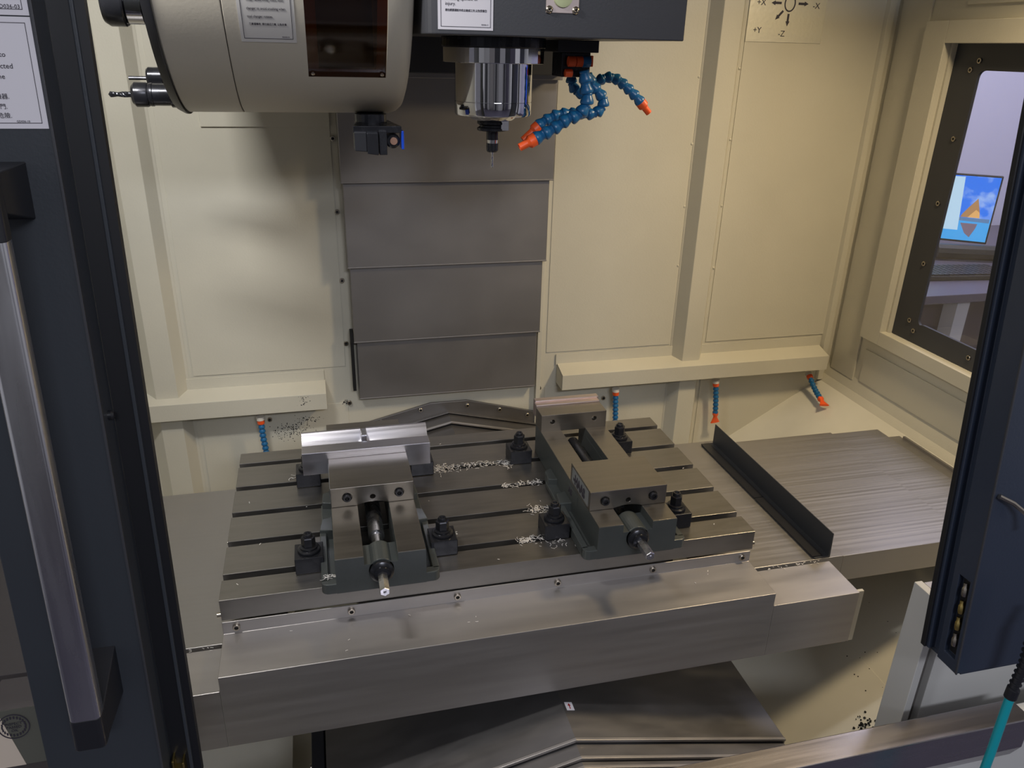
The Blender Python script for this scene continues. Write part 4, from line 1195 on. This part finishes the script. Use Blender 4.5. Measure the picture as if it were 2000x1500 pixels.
# unseen blue glowing panel, added to put a blue stripe in the chrome spindle nose
struct('wall_side', MB().box(4.6, 4.65, -0.6, 2.10, -0.9, 2.2), OFFW)
wd_ = thing('stripe_panel', (4.0, 1.2, 0.3), 'unseen blue glowing panel added for the blue stripe in the chrome spindle', 'added panel')
obj('case', MB().box(4.02, 4.06, 1.02, 1.38, 0.28, 1.02), PLAST, wd_, 0.004)
obj('screen', MB().box(4.015, 4.021, 1.04, 1.36, 0.30, 1.00), emis('stripe_glow_blue', srgb(20, 96, 250), 1.6), wd_)
obj('wall_bracket', MB().box(4.06, 4.60, 1.17, 1.23, 0.60, 0.68), PLAST, wd_)
# keyboard
kb = thing('keyboard', (2.40, 1.30, 0.03), 'black computer keyboard on the desk in front of the monitor', 'keyboard')
k0 = Vector((2.30, 1.235, 0.031)); ku = Vector((1, -0.10, 0)).normalized(); kv = Vector((0.10, 1, 0)).normalized()
def kbox(m, u0, u1, v0, v1, z0, z1):
    P = [k0 + ku*u + kv*v + Vector((0, 0, z)) for z in (z0, z1) for v in (v0, v1) for u in (u0, u1)]
    return m.add(P, [(0, 2, 3, 1), (4, 5, 7, 6), (0, 1, 5, 4), (2, 6, 7, 3), (0, 4, 6, 2), (1, 3, 7, 5)])
obj('case', kbox(MB(), -0.13, 0.30, 0, 0.15, 0, 0.016), PLAST, kb, 0.003)
km = MB()
for r_ in range(6):
    for c_ in range(20):
        kbox(km, -0.12+c_*0.0205, -0.12+c_*0.0205+0.017, 0.010+r_*0.0225, 0.010+r_*0.0225+0.018, 0.0155, 0.021)
ko = obj('keys', km, PLAST, kb); ko['kind'] = 'stuff'
obj('desk_speaker', MB().tube([(2.52, 1.52, 0.062), (2.80, 1.42, 0.062)], 0.030, 10), PLAST)
tag(bpy.data.objects['desk_speaker'], 'dark bar-shaped object lying behind the keyboard', 'sound bar')
yo = thing('glue_bottle', (2.10, 1.19, 0.03), 'small yellow tapered bottle lying on the desk edge', 'bottle')
obj('bottle', MB().lathe([(0.017, 0), (0.020, 0.01), (0.020, 0.055), (0.008, 0.075), (0.006, 0.10), (0.008, 0.103), (0.006, 0.12)], (2.065, 1.19, 0.0505), (1, -0.12, 0), 18), YEL, yo)
bc = obj('blue_booklet', MB().box(2.16, 2.36, 1.50, 1.62, 0.0305, 0.036), mat('blue_cover', srgb(70, 110, 200), 0.5)); tag(bc, 'blue booklet on the desk left of the keyboard', 'booklet')
pb = obj('paper_sheet', MB().box(1.98, 2.07, 1.12, 1.19, 0.0305, 0.032), PAPER); tag(pb, 'small white paper on the desk edge beside the yellow bottle', 'paper')
